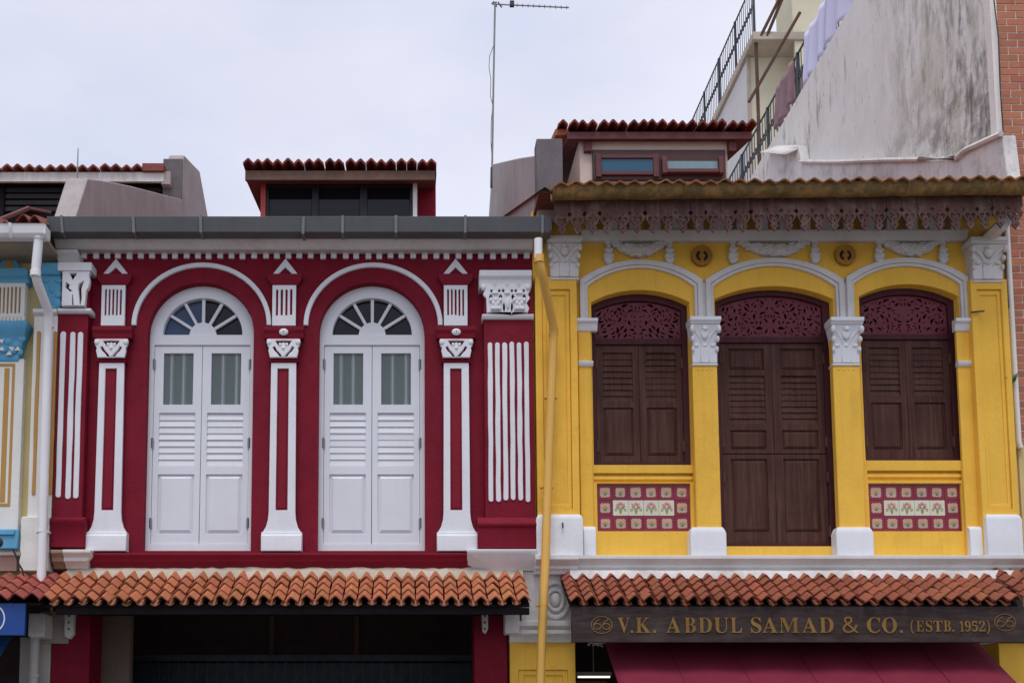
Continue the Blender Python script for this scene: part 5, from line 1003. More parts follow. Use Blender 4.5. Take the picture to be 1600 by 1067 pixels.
def letter(ch, a, b, ztop, zbase):
    gl_ = GLYPH[ch]; xs = [p[0] for s in gl_ for p in s]; x0, x1 = Xp(a, 975, Ys), Xp(b, 975, Ys); k = (zbase and (ztop - zbase)) / (455.0 if not ch.isdigit() else 482.0)
    kx = (x1 - x0) / (max(xs) - min(xs))
    thin = 0.0016
    shape('letter' if ch.isalpha() else 'character', [[(x0 + (p[0] - min(xs)) * kx, zbase + p[1] * k) for p in s] for s in gl_], Ys - 0.008, Ys + 0.002, GOLD, sign)
for ch, a, b in LET: letter(ch, a, b, Zp(964.5, Ys), Zp(988, Ys))
for ch, a, b in SML: letter(ch, a, b, Zp(969.5, Ys), Zp(986, Ys))
for px, py in ((940, 976), (1570, 972)):
    x, zz = P(px, py, Ys); rx, rz = 16.3 / 140, 13.3 / 140
    rg = lambda q: arc(x, zz, rx * q, rz * q, 0, 354, 40)
    shape('number_ring', [rg(1.0), rg(0.93)], Ys - 0.007, Ys + 0.002, GOLD, sign)
    for s in (-1, 1):
        cx = x + s * rx * 0.42; g = G()
        pts = arc(cx, zz - rz * 0.18, rx * 0.34, rz * 0.34, -180, 150, 16)
        pts = [(cx + rx * 0.22, zz + rz * 0.66), (cx - rx * 0.10, zz + rz * 0.40), (cx - rx * 0.30, zz + rz * 0.05)] + pts
        g.tube([(a, Ys - 0.003, b) for a, b in pts], 0.0055, 5); g.obj('digit', GOLD, sign)
# ================================================================== AWNING under the sign
aw = thing('awning', 'maroon canvas awning sloping out under the gold-lettered signboard', 'awning', (Xp(1250, 1040, -0.9), -0.9, Zp(1067, -.9)))
n = 40; m_ = 10; vs = []
ya0, za0, ya1, za1 = 0.10, Zp(985, 0.10), -1.25, Zp(1100, -1.25)
xa0, xa1 = Xp(953, 1040, -0.4), Xp(1552, 1040, -0.4)
for j in range(m_ + 1):
    t = j / m_
    for i in range(n + 1):
        u = i / n; sag = -0.02 * math.sin(math.pi * t) * (0.6 + 0.4 * math.cos(u * 2 * math.pi * 6)); vs.append((xa0 + (xa1 - xa0) * u, ya0 + (ya1 - ya0) * t, za0 + (za1 - za0) * t + sag + 0.004 * math.sin(u * 37)))
g = G(); W_ = n + 1; top = len(vs); fs = [(j * W_ + i, (j + 1) * W_ + i, (j + 1) * W_ + i + 1, j * W_ + i + 1) for j in range(m_) for i in range(n)]
g.add(vs, fs); o = g.obj('canvas', CANVAS, aw); sm = o.modifiers.new('thick', 'SOLIDIFY'); sm.thickness = 0.006
for k in range(1, 6):
    x = xa0 + (xa1 - xa0) * k / 6; g = G(); g.tube([(x, ya0 + (ya1 - ya0) * t, za0 + (za1 - za0) * t + 0.006 - 0.02 * math.sin(math.pi * t)) for t in (0, .25, .5, .75, 1)], 0.003, 5); g.obj('seam', CANVAS, aw)
g = G(); g.box(xa0, xa1, ya1 - 0.006, ya1 + 0.002, za1 - 0.22, za1 + 0.004); g.obj('awning_valance', CANVAS, aw)
g = G(); g.tube([(xa0, ya1 + .03, za1 - .01), (xa1, ya1 + .03, za1 - .01)], 0.02, 8); g.obj('front_bar', GALV, aw)
for x in (xa0 + 0.05, (xa0 + xa1) / 2, xa1 - 0.05):
    g = G(); g.tube([(x, 0.5, za1 - 0.35), (x, ya1 + 0.03, za1 - 0.02)], 0.014, 6); g.obj('awning_arm', GALV, aw)
# lit tube and tinsel beside the awning
lx0, lx1 = Xp(903, 1057, 0.6), Xp(953, 1057, 0.6); lz = Zp(1057, 0.6)
lm = bpy.data.materials.new('lit_tube'); lm.use_nodes = True; b_ = lm.node_tree.nodes['Principled BSDF']; b_.inputs['Emission Color'].default_value = (1, 0.86, 0.66, 1); b_.inputs['Emission Strength'].default_value = 1.6
lt = thing('tube_lamp', 'lit fluorescent tube in the dark shop left of the maroon awning', 'lamp', ((lx0 + lx1) / 2, 0.6, lz))
g = G(); g.tube([(lx0, 0.6, lz), (lx1, 0.6, lz)], 0.011, 8); g.obj('tube', lm, lt)
g = G(); g.box(lx0 - 0.02, lx1 + 0.02, 0.585, 0.64, lz + 0.013, lz + 0.06); g.obj('lamp_housing', GALV, lt)
g = G(); g.tube([((lx0 + lx1) / 2, 0.62, lz + 0.06), ((lx0 + lx1) / 2, 0.62, FLOOR_Z - 0.36)], 0.008, 6); g.obj('hanger', GALV, lt)
tz = Zp(1003, -0.1); g = G(); r = random.Random(4)
for k in range(34):
    x = Xp(918 + r.random() * 34, 1005, -0.1); g.ell((x, -0.1 + r.uniform(-.03, .03), Zp(1001 + r.random() * 8, -.1)), (0.012, 0.004, 0.009), 6, 4)
g.tube([(Xp(917, 1003, -.1), -0.1, tz), (Xp(935, 1006, -.1), -0.1, Zp(1006, -.1)), (Xp(953, 1002, -.1), -0.1, tz)], 0.006, 5)
tag(g.obj('tinsel_garland', mat('pale_tinsel', (0.6, 0.55, 0.5), 0.3, 0.3, bump=0, metal=0.6)), 'small silvery tinsel hanging below left end of signboard', 'decoration')


# ================================================================== PALE SHOPHOUSE (left edge)
pale = thing('pale_shophouse', 'ivory shophouse with sky-blue capitals and ochre flutes at left edge', 'house', (XA - 1.2, 0, 0.15))
XL = XA - 4.6
zp_top = Zp(372, 0)
g = G(); g.box(XL, XA - 0.004, 0.0, 0.3, FLOOR_Z - 0.3, zp_top + 0.05); g.obj('wall', CREAM, pale)
shell(pale, XL, XA - 0.004, zp_top, CREAM, INTER)
# end pilaster beside the red house
Y = -0.13; z = lambda py: Zp(py, Y); x0, x1 = Xp(48, 640, Y), XA - 0.006
g = G(); g.box(x0, x1, Y, 0.004, z(868), z(490)); pp = g.obj('end_pilaster', IVORY, pale, bevel=0.008)
flutes(pp, [Xp(57, 640, Y), Xp(83, 640, Y)], Y - 0.001, z(517), z(773), 0.042, OCHRE)
g = G(); b0 = Xp(34, 845, Y); n = 10; g.loft([[(b0 + random.uniform(-.012, .012), Y - 0.055 + random.uniform(-.006, .006), zz), (x1, Y - 0.055 + random.uniform(-.006, .006), zz), (x1, 0.004, zz), (b0, 0.004, zz)] for zz in [z(893) + (z(808) - z(893)) * k / n for k in range(n + 1)]]); g.obj('pilaster_base', IVORY, pp, bevel=0.012)
g = G(); g.extx([(0.004, z(493)), (Y - 0.02, z(493)), (Y - 0.05, z(490)), (Y - 0.05, z(485)), (0.004, z(484))], Xp(53, 488, Y), x1); g.obj('ledge', IVORY, pp, bevel=0.006)
fn = lambda px: Xp(px, 450, Y)
g = G(); g.box(fn(64), x1 + 0.03, Y - 0.02, 0.0, z(483.5), z(430)); g.obj('capital', BLUEP, pp, bevel=0.01)
g = G(); g.extx([(0, z(432)), (Y - 0.05, z(432)), (Y - 0.08, z(426)), (Y - 0.08, z(415)), (0, z(415))], fn(62), x1 + 0.03); g.obj('abacus', BLUEP, pp, bevel=0.008)
g = G()
for a, b, rx, rz in ((72, 440, .05, .03), (92, 440, .05, .03), (82, 452, .03, .06), (72, 460, .045, .03), (92, 462, .04, .04), (78, 472, .05, .05), (92, 476, .04, .05)): g.ell((fn(a), Y - 0.02, z(b)), (rx, 0.016, rz))
stuff(g.obj('leaf_relief', BLUEP, pp))
# inner column with double ochre frame
Y = -0.10; z = lambda py: Zp(py, Y); c0, c1 = Xp(-12, 690, Y), Xp(33, 690, Y); w = c1 - c0
g = G(); g.box(c0, c1, Y, 0.004, z(868), z(560)); cc = g.obj('column', IVORY, pale, bevel=0.008)
for (a, b, t, u, m_) in ((-8, 20.5, 568, 792, OCHRE), (-4, 16.5, 572.5, 788, IVORY), (-1, 13.0, 576, 784, OCHRE)):
    pass
fr = lambda l, r, t, b: rect(Xp(l, 690, Y), Xp(r, 690, Y), z(b), z(t))
shape('ochre_frame', [fr(-10, 19.5, 568, 791), fr(-6, 15.2, 572.5, 786)], Y - 0.006, Y + 0.01, OCHRE, cc, bevel=0.003)
shape('ochre_strip', [fr(3, 11, 575, 784)], Y - 0.006, Y + 0.01, OCHRE, cc, bevel=0.003)
g = G(); g.box(Xp(-16, 480, Y), Xp(40, 480, Y), Y + 0.01, 0.004, z(505), z(442)); g.obj('upper_shaft', IVORY, cc)
slotted('fluted_panel', Xp(-14, 475, Y), Xp(39.5, 475, Y), z(507), z(443), Y - 0.02, 7, IVORY, OCHRE, cc)
g = G()
for k in range(9): g.ell((Xp(-10 + k * 6, 503, Y), Y - 0.03, z(501)), (0.018, 0.016, 0.045), 8, 6)
stuff(g.obj('bead_row', IVORY, cc))
xr_ = Xp(45, 510, Y); xl_ = Xp(-22, 510, Y)
g = G(); g.loft([[(xl_ - d, Y - e, z(p)), (xr_ + d, Y - e, z(p)), (xr_ + d, 0.0, z(p)), (xl_ - d, 0.0, z(p))] for d, e, p in ((-.11, 0.0, 566), (-.10, .02, 561), (-.09, .02, 556), (-.04, .04, 530), (-.02, .06, 526), (0.0, .10, 518), (.02, .12, 512), (.02, .12, 507))]); cap = g.obj('capital', BLUEP, cc, bevel=0.008)
g = G()
for a, b, rx, rz in ((0, 528, .05, .03), (12, 535, .05, .045), (25, 540, .05, .05), (33, 530, .05, .05), (5, 548, .045, .04), (20, 550, .05, .04), (32, 552, .03, .04), (-5, 540, .04, .05)): g.ell((Xp(a, 540, Y - .04), Y - 0.03, z(b)), (rx, 0.018, rz))
stuff(g.obj('leaf_relief', BLUEP, cap))
for a, b, s in ((2, 545, 1), (18, 545, -1), (2, 533, -1), (14, 552, 1), (27, 545, 1)):
    x, zz = P(a, b, Y - .045); shape('ivory_inset', [[(x - .035, zz - .02 * s), (x + .035, zz - .02 * s), (x + .01, zz + .03 * s)][::s]], Y - 0.052, Y - 0.03, IVORY, cap)
g = G(); g.extx([(0, z(444)), (Y - 0.02, z(444)), (Y - 0.03, z(438)), (Y - 0.07, z(434)), (Y - 0.07, z(428)), (Y - 0.09, z(424)), (0, z(424))], Xp(-24, 434, Y), Xp(46, 434, Y)); g.obj('cornice', BLUEP, cc, bevel=0.006)
xc = Xp(16, 410, -0.06)
shape('gablet', [[(xc - 0.18, Zp(423, -.06)), (xc + 0.15, Zp(423, -.06)), (xc, Zp(394, -.06))]], -0.08, 0.004, BLUEP, cc, bevel=0.01)
shape('gablet_inset', [[(xc - 0.075, Zp(421, -.06)), (xc + 0.06, Zp(421, -.06)), (xc, Zp(403, -.06))]], -0.092, -0.02, OCHRE, cc, bevel=0.006)
g = G(); g.box(Xp(-30, 880, -.06), Xp(28, 880, -.06), -0.10, 0.004, Zp(893, -.06), Zp(868, -.06)); g.obj('sill_band', mat('dusty_pink_plaster', (0.42, 0.27, 0.22), 0.8, 0.15), pale, bevel=0.008)
g = G(); g.box(XL, Xp(33, 866, -.1), -0.14, 0.004, Zp(868, -.1), Zp(862, -.1)); g.obj('ledge', IVORY, pale, bevel=0.006)
# eave: white box gutter, fascia, tiles
Yg = -0.72; gt2, gb2 = Zp(350, Yg - .06), Zp(369, Yg - .06); xr2 = Xp(73, 360, Yg)
g = G(); prof = [(Yg + 0.12, gt2), (Yg + 0.12, gb2 + 0.02), (Yg + 0.05, gb2), (Yg - 0.02, gb2 + 0.005), (Yg - 0.055, gb2 + 0.04), (Yg - 0.065, gt2 - 0.01), (Yg - 0.075, gt2), (Yg - 0.05, gt2), (Yg - 0.03, gb2 + 0.04), (Yg + 0.05, gb2 + .012), (Yg + 0.11, gb2 + 0.03), (Yg + 0.11, gt2)]
g.extx(prof, XL, xr2); gut = g.obj('gutter', PVCW, pale, bevel=0.004)
g = G(); g.box(xr2 - 0.012, xr2 + 0.004, Yg - 0.06, Yg + 0.115, gb2 + .03, gt2 - 0.004); g.obj('gutter_end', PVCW, gut)
g = G(); g.extx([(Yg - 0.07, gt2 + 0.004), (Yg - 0.06, gb2 + 0.04), (Yg - 0.02, gb2 - 0.003), (Yg + 0.03, gb2 - 0.006), (Yg + 0.03, gb2 - 0.012), (Yg - 0.03, gb2 - 0.008), (Yg - 0.068, gb2 + 0.04), (Yg - 0.082, gt2 + 0.004)], Xp(17, 360, Yg), Xp(21.5, 360, Yg)); g.obj('gutter_bracket', PVCW, gut)
g = G(); g.box(XL, Xp(77, 380, -.5), -0.52, 0.3, Zp(381, -.5), Zp(376, -.5)); g.obj('soffit', mat('dingy_soffit', (0.36, 0.31, 0.25), 0.8, 0.2, dirt=0.4), pale)
main_roof(pale, XL, XA, gt2 - 0.02, TERRAR)
t_p = tile_mesh('roof_tile', 0.165, 0.075, 0.42, TERRAR, th=0.016)
cb = G(); cb.box(XL, XA, -0.5, -0.3, gt2 - 0.06, gt2 - 0.03); eb = cb.obj('eave_board', DARKW, pale)
for i in range(6): inst('roof_tile', t_p, eb, (Xp(68, 345, -.6) - 0.165 * (i + .3), -0.62 + 0.42 * math.cos(ROOF) + random.uniform(-.03, .03), gt2 + 0.01 + 0.42 * math.sin(ROOF) + random.uniform(-.02, .05)), (ROOF, random.uniform(-.15, .15), random.uniform(-.2, .2)))
g = G(); a = P(-10, 348, -0.5); b = P(45, 326, 0.2); c = P(78, 330, 0.2)
g.tube([(a[0], -0.5, a[1]), (b[0], 0.2, b[1])], 0.03, 6); g.tube([(b[0], 0.2, b[1]), (c[0], 0.25, c[1])], 0.025, 6); g.obj('loose_ridge_timber', MAROONT, pale)
# canopy (three columns reach into view)
yT, yB = -0.10, -0.80; zT, zB = Zp(905, yT), Zp(938, yB); xr3 = Xp(66, 930, yB); sl = math.hypot(yT - yB, zT - zB)
t_pc = tile_mesh('roof_tile', 0.172, 0.066, sl / 4 + 0.06, mat('wine_red_terracotta', (0.30, 0.070, 0.052), 0.7, 0.18, dirt=0.4, dirtcol=(0.12, 0.035, 0.03), bump=0.5, rnd=0.2, dirt_scale=6))
canopy(pale, xr3 - 0.175 * 9, xr3, 0.175, yT, zT, yB, zB, t_pc, 4, sl / 4, 0.2, cols=9)
g = G(); g.box(Xp(30, 1040, 0), XA - 0.004, 0.0, 0.5, 0.15, Zp(995, 0)); g.obj('pier', mat('grey_white_pier', (0.40, 0.37, 0.33), 0.8, 0.1, dirt=0.3), pale, bevel=0.01)
g = G(); g.pbox(44, 957, 70, 994, -0.30, -0.01); g.obj('beam_end', WHITEW, pale, bevel=0.014)
g = G(); g.box(Xp(62, 980, -.02), XA + 0.2, -0.015, 0.02, Zp(1005, 0), Zp(955, 0)); g.obj('patch_plaster', mat('dull_patch_plaster', (0.36, 0.31, 0.28), 0.9, 0.2, dirt=0.5), pale, bevel=0.006)
# dormer of the pale house
Y = 5.4
dor = px_box(-120, 282, 252, 350, Y + 0.10, Y + 3, 'dormer', DARKW, pale)
for i in range(4): px_box(-120, 293 + i * 10, 252, 300 + i * 10, Y + 0.05, Y + 0.098, 'louvre_slat', mat('black_louvre', (0.03, 0.026, 0.028), 0.6, 0.2), dor)
px_box(0, 288, 6, 345, Y + 0.0, Y + 0.095, 'dormer_post', DARKW, dor)
Yr = Y - 0.2
px_box(-120, 269, 256, 284, Yr, Yr + 0.06, 'dormer_fascia', WHITEW, dor)
px_box(252, 268, 266, 288, Yr + 0.01, Yr + 0.5, 'fascia_end', CONC, dor)
fz1 = Zp(272, Yr); tw = 0.185
t_d = tile_mesh('roof_tile', tw * 0.99, 0.060, 0.5, mat('rust_terracotta', (0.27, 0.07, 0.04), 0.7, 0.2, dirt=0.5, dirtcol=(0.10, 0.04, 0.03), bump=0.5, rnd=0.2, dirt_scale=6), th=0.034)
for row in (0, 1): tile_field(dor, t_d, Xp(225, 262, Yr) - tw * 17, tw, 17, Yr + 0.42 + .42 * row, fz1 - 0.005 + (0.5 + .42 * row) * 0.2, math.atan(0.2), 1, 0.4, 0.5, jit=0.01)
px_box(222, 255, 256, 267, Yr - 0.06, Yr + 0.8, 'verge_cap', TERRAR, dor)
g = G(); corrugated(g, Xp(225, 262, Yr) - tw * 17, Xp(225, 262, Yr), tw, 0.08, Yr + 0.9, fz1 + 0.04 + 0.9 * .2, Yr + 3.5, fz1 + 0.04 + 3.5 * .2); stuff(g.obj('roof_tiling', TERRAR, dor))
# blue box with a round opening, its cable, sign and awning
bx_ = thing('wall_box', 'sky-blue wall box with black round opening on the ivory shophouse', 'box', (Xp(10, 857, -.15), -0.15, Zp(857, -.15)))
g = G(); g.pbox(-30, 826, 28, 857, -0.22, -0.145); g.obj('body', BLUEP, bx_, bevel=0.01)
g = G(); g.pbox(-30, 827, 22, 835, -0.245, -0.222); g.obj('top_lip', BLUEP, bx_, bevel=0.006)
g = G(); x, zz = P(-2, 847, -.225); g.ell((x, -0.225, zz), (0.05, 0.012, 0.055)); g.obj('opening', BLACK, bx_)
g = G(); pth = [(20, 858), (25, 868), (29, 880), (35, 890), (37, 901)]
g.tube([(P(a, b, -.26)[0], -0.26, P(a, b, -.26)[1]) for a, b in pth], 0.011, 6); tag(g.obj('black_cable', BLACK), 'black cable hanging from sky-blue wall box to the tiles', 'cable')
bs = thing('blue_sign', 'royal blue sign panel with white circle at the left edge', 'sign', (Xp(0, 992, -.83), -0.83, Zp(992, -.83)))
g = G(); g.box(XL + 1.5, Xp(39, 966, -.83), -0.83, -0.78, Zp(992, -.83), Zp(942, -.83)); g.obj('panel', SIGNB, bs, bevel=0.004)
x, zz = P(-13, 966, -.84); rg = lambda r: arc(x, zz, r, r * 1.1, 0, 354, 40); shape('white_ring', [rg(0.142), rg(0.128)], -0.836, -0.828, WHITEG, bs)
ba = thing('blue_awning', 'blue canvas awning below the blue sign at left edge', 'awning', (Xp(0, 1067, -1.), -1.0, Zp(1067, -1.)))
g = G(); xa0, xa1 = XL + 1.5, Xp(14, 1000, -.35); g.add([(xa0, -0.3, Zp(996, -.3)), (xa1, -0.3, Zp(996, -.3)), (xa1 - .06, -1.25, Zp(1110, -1.25)), (xa0, -1.25, Zp(1110, -1.25))], [(0, 3, 2, 1)]); o = g.obj('canvas', BLUEC, ba); sm = o.modifiers.new('thick', 'SOLIDIFY'); sm.thickness = 0.006
g = G(); g.tube([(xa0, -1.25, Zp(1110, -1.25)), (xa1 - .06, -1.25, Zp(1110, -1.25))], 0.018, 8); g.obj('front_bar', GALV, ba)

# ================================================================== PARTY WALLS on the roofs
def wall_on_x(name, X0, X1, pts, m, label):
    t = thing(name, label, 'parapet', ((X0 + X1) / 2, pts[0][0], pts[0][1])); g = G(); n = len(pts); r0 = [(X0, y, z) for y, z in pts]; r1 = [(X1, y, z) for y, z in pts]
    g.add(r0 + r1, [tuple(range(n)), tuple(range(n, 2 * n))[::-1]] + [((i + 1) % n, i, n + i, n + (i + 1) % n) for i in range(n)])
    o = g.obj('wall', m, t); bm_fix(o); bev(o, 0.012); return t
import bmesh
def bm_fix(o):
    b = bmesh.new(); b.from_mesh(o.data); bmesh.ops.recalc_face_normals(b, faces=b.faces); b.to_mesh(o.data); b.free()
Xw = Xp(117, 335, -0.35)            # left party wall, right-hand face
q = lambda px, py: onX(px, py, Xw)
f0 = q(117, 345); 
pts = [f0, q(137, 279), q(160, 282), q(205, 291), q(285, 312), q(285, 243 + 2), q(288, 243), q(312, 268), q(326, 345)]
pts[4] = (pts[4][0], pts[4][1]); pts[5] = (pts[4][0], pts[5][1])
pw = wall_on_x('roof_parapet', Xw - 0.26, Xw, pts, CONC, 'brown-grey rendered roof parapet with raised end block between pale and red roofs')
g = G(); yb = pts[4][0]; zt_, zb_ = pts[5][1], pts[4][1] - .4
g.box(Xw - 0.34, Xw - 0.004, yb - 0.03, yb + 0.06, zb_, zt_ - 0.01); 
g.obj('end_block', CONCD, pw, bevel=0.012)
Xw = Xp(841, 300, -0.25)            # right party wall, left-hand face
q = lambda px, py: onX(px, py, Xw)
pts = [q(840, 350), q(838, 243), q(826, 245), q(812, 247), q(803, 249), q(790, 252), q(769, 257), q(763, 350)]
pw = wall_on_x('roof_parapet', Xw, Xw + 0.28, pts, CONC, 'streaked grey roof parapet with dark end block beneath the tall aerial mast')
g = G(); ya = pts[1][0]; x1 = Xp(879, 260, ya - 0.1); zt_ = Zp(218, ya - .1); zb_ = Zp(322, ya - 0.1)
g.box(Xw - 0.012, x1, ya - 0.12, ya + 0.10, zb_, zt_)
g.obj('end_block', CONCD, pw, bevel=0.012)
mast_y, mast_z = pts[6]
# yellow house / brick building: low white upstand with stepped ends
XR = Xp(1562, 250, 0.0)
q = lambda px, py: onX(px, py, XR - 0.16)
pts = [q(1576, 292), q(1566, 212), q(1511, 237), q(1498, 249), q(1440, 251), q(1380, 252), q(1310, 255), q(1252, 254), q(1248, 228), q(1206, 232), q(1200, 246), q(1196, 300)]
pw = wall_on_x('roof_parapet', XR - 0.16, XR + 0.0, pts, mat('stained_white_upstand', (0.68, 0.67, 0.66), 0.8, 0.08, dirt=0.65, dirtcol=(0.22, 0.19, 0.165), streak=0.3, bump=0.4, dirt_scale=2.5), 'low dirty white roof parapet with stepped ends below the stained gable')
cp = [q(1254, 252.5), q(1310, 253), q(1380, 250), q(1440, 249), q(1498, 247), q(1512, 234.5), q(1568, 209)]
g = G(); g.tube([(XR - 0.19, y, zz) for y, zz in cp], 0.035, 6); g.obj('flashing', WHITEW, pw)
a = q(1204, 230); b = q(1252, 220)
g = G(); g.add([(XR - 0.36, a[0], a[1] - .12), (XR - 0.02, a[0], a[1] + .02), (XR - 0.02, b[0] + .2, b[1] + .02), (XR - 0.36, b[0] + .2, b[1] - .16)], [(0, 1, 2, 3)]); o = g.obj('bent_metal_cap', WHITEW, pw); sm = o.modifiers.new('t', 'SOLIDIFY'); sm.thickness = 0.02

# ================================================================== BRICK BUILDING with its tall stained gable
br = thing('brick_building', 'tall brick building with a stained pale gable wall above the yellow roof', 'building', (XR + 2, 0, 0.15))
XRb = Xp(1573, 300, 0.02)
zb0, zb1 = Zp(697, 0.02), Zp(0, 0.02) + 0.9
top_y0, top_z = onX(1335, 0, XR); 
pts = [(0.12, 3.0), (0.12, top_z), (15.0, top_z), (15.0, 3.0)]
g = G(); g.box(XR, XR + 0.3, 0.16, 15.0, 3.0, top_z); g.obj('gable_wall', RENDER, br, bevel=0.01)
g = G(); g.box(XR + 0.0, XR + 5, 0.026, 0.155, 0.15, top_z); g.obj('front_wall', BMORT, br)
g = G(); g.box(XR + 0.305, XR + 5, 0.16, 15.0, 2.9, top_z - 0.02); g.obj('core', APTW, br)
ch = Zp(200, 0.02) - Zp(211.3, 0.02); bw = 0.235
bmx = G(); bmx.box(-bw / 2 + .006, bw / 2 - .007, 0, 0.045, -ch / 2 + .0075, ch / 2 - .0075); bme = bmx.mesh('brick', BRICK)
bmh = G(); bmh.box(-bw / 4 + .006, bw / 4 - .007, 0, 0.045, -ch / 2 + .0075, ch / 2 - .0075); bmeh = bmh.mesh('brick', BRICK)
nc = int((zb1 - zb0) / ch); cnt = 0
fw = [o for o in br.children if o.name.startswith('front_wall')][0]
for r in range(nc):
    zz = zb0 + ch * (r + 0.5)
    if r % 2:
        inst('brick', bmeh, fw, (XRb + bw / 4, 0.017 + random.uniform(-.003, .003), zz)); xs = XRb + bw / 2
    else: xs = XRb
    for c in range(3): inst('brick', bme, fw, (xs + bw * (c + 0.5), 0.017 + random.uniform(-.003, .003), zz))
bf = bpy.data.materials.new('brick_face'); bf.use_nodes = True; nt = bf.node_tree; bs_ = nt.nodes['Principled BSDF']; bs_.inputs['Roughness'].default_value = 0.85
ge = nt.nodes.new('ShaderNodeNewGeometry'); se = nt.nodes.new('ShaderNodeSeparateXYZ'); co = nt.nodes.new('ShaderNodeCombineXYZ'); sb = nt.nodes.new('ShaderNodeVectorMath'); sb.operation = 'SUBTRACT'; sb.inputs[1].default_value = (XRb, 0, zb0)
nt.links.new(ge.outputs['Position'], sb.inputs[0]); nt.links.new(sb.outputs[0], se.inputs[0]); nt.links.new(se.outputs['X'], co.inputs['X']); nt.links.new(se.outputs['Z'], co.inputs['Y'])
bt_ = nt.nodes.new('ShaderNodeTexBrick'); nt.links.new(co.outputs[0], bt_.inputs['Vector'])
for k_, v_ in (('Color1', (0.42, 0.15, 0.085, 1)), ('Color2', (0.34, 0.115, 0.065, 1)), ('Mortar', (0.70, 0.65, 0.61, 1)), ('Scale', 1.0), ('Mortar Size', 0.007), ('Brick Width', bw), ('Row Height', ch)): bt_.inputs[k_].default_value = v_
nt.links.new(bt_.outputs['Color'], bs_.inputs['Base Color'])
g = G(); g.box(XRb + 3 * bw, XR + 5, 0.02, 0.0255, zb0, zb1); g.obj('brick_face', bf, br)
g = G(); g.box(XR + 0.02, XR + 5, -0.02, 0.024, 0.15, zb0 - 0.01); g.obj('plaster_base', CREAM, br, bevel=0.01)
pipe = G(); xx = Xp(1582, 520, -0.05); pipe.tube([(xx, -0.05, Zp(345, -.05)), (xx, -0.05, Zp(690, -.05)), (xx + .02, -0.05, Zp(700, -.05))], 0.032, 10); tag(pipe.obj('corner_pipe', IVORY), 'thin pale upright pipe between yellow pilaster and brick wall', 'pipe')
g = G(); xx = Xp(1572, 420, -0.08); g.tube([(xx - .02, -0.08, Zp(330, -.08)), (xx, -0.08, Zp(400, -.08)), (xx - .01, -0.08, Zp(440, -.08)), (xx, -0.08, Zp(480, -.08))], 0.014, 6); tag(g.obj('dark_conduit', RUST), 'dark conduit beside the white capital at the brick corner', 'pipe')
g = G(); pth = [(1553, 0), (1560, 60), (1563, 140), (1568, 215), (1566, 270)]; g.tube([(P(a, b, -.02)[0], -0.02, P(a, b, -.02)[1]) for a, b in pth], 0.008, 5); tag(g.obj('black_cable', BLACK), 'thin black cable running down the brick corner beside stained gable', 'cable')
# sprig growing in the joint
sp = thing('wall_sprig', 'small green fern sprig growing beside the yellow pilaster at the brick corner', 'plant', (Xp(1581, 598, -.1), -0.1, Zp(598, -.1)))
r = random.Random(2); g = G(); s = G(); bx0, bz0 = P(1582, 600, -.1)
for k in range(9):
    a = r.uniform(0.3, 2.8); L = r.uniform(0.06, 0.12); e = (bx0 + L * math.cos(a), -0.1 - r.uniform(0, .05), bz0 + L * math.sin(a)); s.tube([(bx0, -0.1, bz0), e], 0.003, 4)
    for t in (0.5, 0.75, 1.0):
        c = Vector((bx0, -.1, bz0)).lerp(Vector(e), t); d = 0.018; an = r.uniform(0, 3.1); g.add([(c.x - d * math.cos(an), c.y, c.z - d * math.sin(an)), (c.x + d * .5 * math.sin(an), c.y - .008, c.z - d * .5 * math.cos(an)), (c.x + d * math.cos(an), c.y, c.z + d * math.sin(an)), (c.x - d * .5 * math.sin(an), c.y - .008, c.z + d * .5 * math.cos(an))], [(0, 1, 2, 3)])
stuff(g.obj('leaves', LEAF, sp)); s.obj('stems', LEAF, sp)
# terrace railing along the gable top, laundry over it
def railing(parent, X, ya, yb, z0, h, step, m, name, post_every=1.6, scroll=True):
    g = G(); g.tube([(X, ya, z0 + h), (X, yb, z0 + h)], 0.022, 6); g.tube([(X, ya, z0 + 0.08), (X, yb, z0 + 0.08)], 0.014, 6); rail = g.obj(name, m, parent)
    b = G(); b.box(-0.007, 0.007, -0.007, 0.007, 0.08, h); bme_ = b.mesh('baluster', m)
    n = int((yb - ya) / step)
    for i in range(n + 1): inst('baluster', bme_, rail, (X, ya + (yb - ya) * i / n, z0))
    g = G(); k = int((yb - ya) / post_every)
    p = G(); p.box(-0.028, 0.028, -0.028, 0.028, 0, h + 0.03); pme_ = p.mesh('rail_post', m)
    for i in range(k + 1): inst('rail_post', pme_, rail, (X, ya + (yb - ya) * i / k, z0))
    if scroll:
        for i in range(n):
            yy = ya + (yb - ya) * (i + 0.5) / n
            if True: g.tube([(X, yy + 0.045 * math.cos(a), z0 + h * 0.55 + 0.075 * math.sin(a)) for a in [q * 0.9 for q in range(8)]], 0.012, 5)
        stuff(g.obj('scrollwork', m, rail))
    return rail
zr = top_z
railing(br, XR + 0.12, 1.5, 13.5, zr, 1.0, 0.17, STEEL, 'terrace_railing', 1.7)
def cloth(name, pts_y, X, ztop, drop, m, label, seed):
    r = random.Random(seed); ya, yb = pts_y; n = 24; k = 10; vs = []
    for j in range(k + 1):
        for i in range(n + 1):
            t = i / n; v = j / k; y = ya + (yb - ya) * t; vs.append((X - 0.045 - (0.02 + 0.05 * v) * math.sin(t * 19 + seed + 1.3 * math.sin(t * 7)) - 0.02 * v, y, ztop - drop * v + 0.01 * math.sin(t * 9)))
    g = G(); g.add(vs, [(j * (n + 1) + i, j * (n + 1) + i + 1, (j + 1) * (n + 1) + i + 1, (j + 1) * (n + 1) + i) for j in range(k) for i in range(n)])
    o = g.obj(name, m); sm = o.modifiers.new('t', 'SOLIDIFY'); sm.thickness = 0.004; return tag(o, label, 'laundry')
def yx(px, py): return onX(px, py, XR + 0.1)[0]
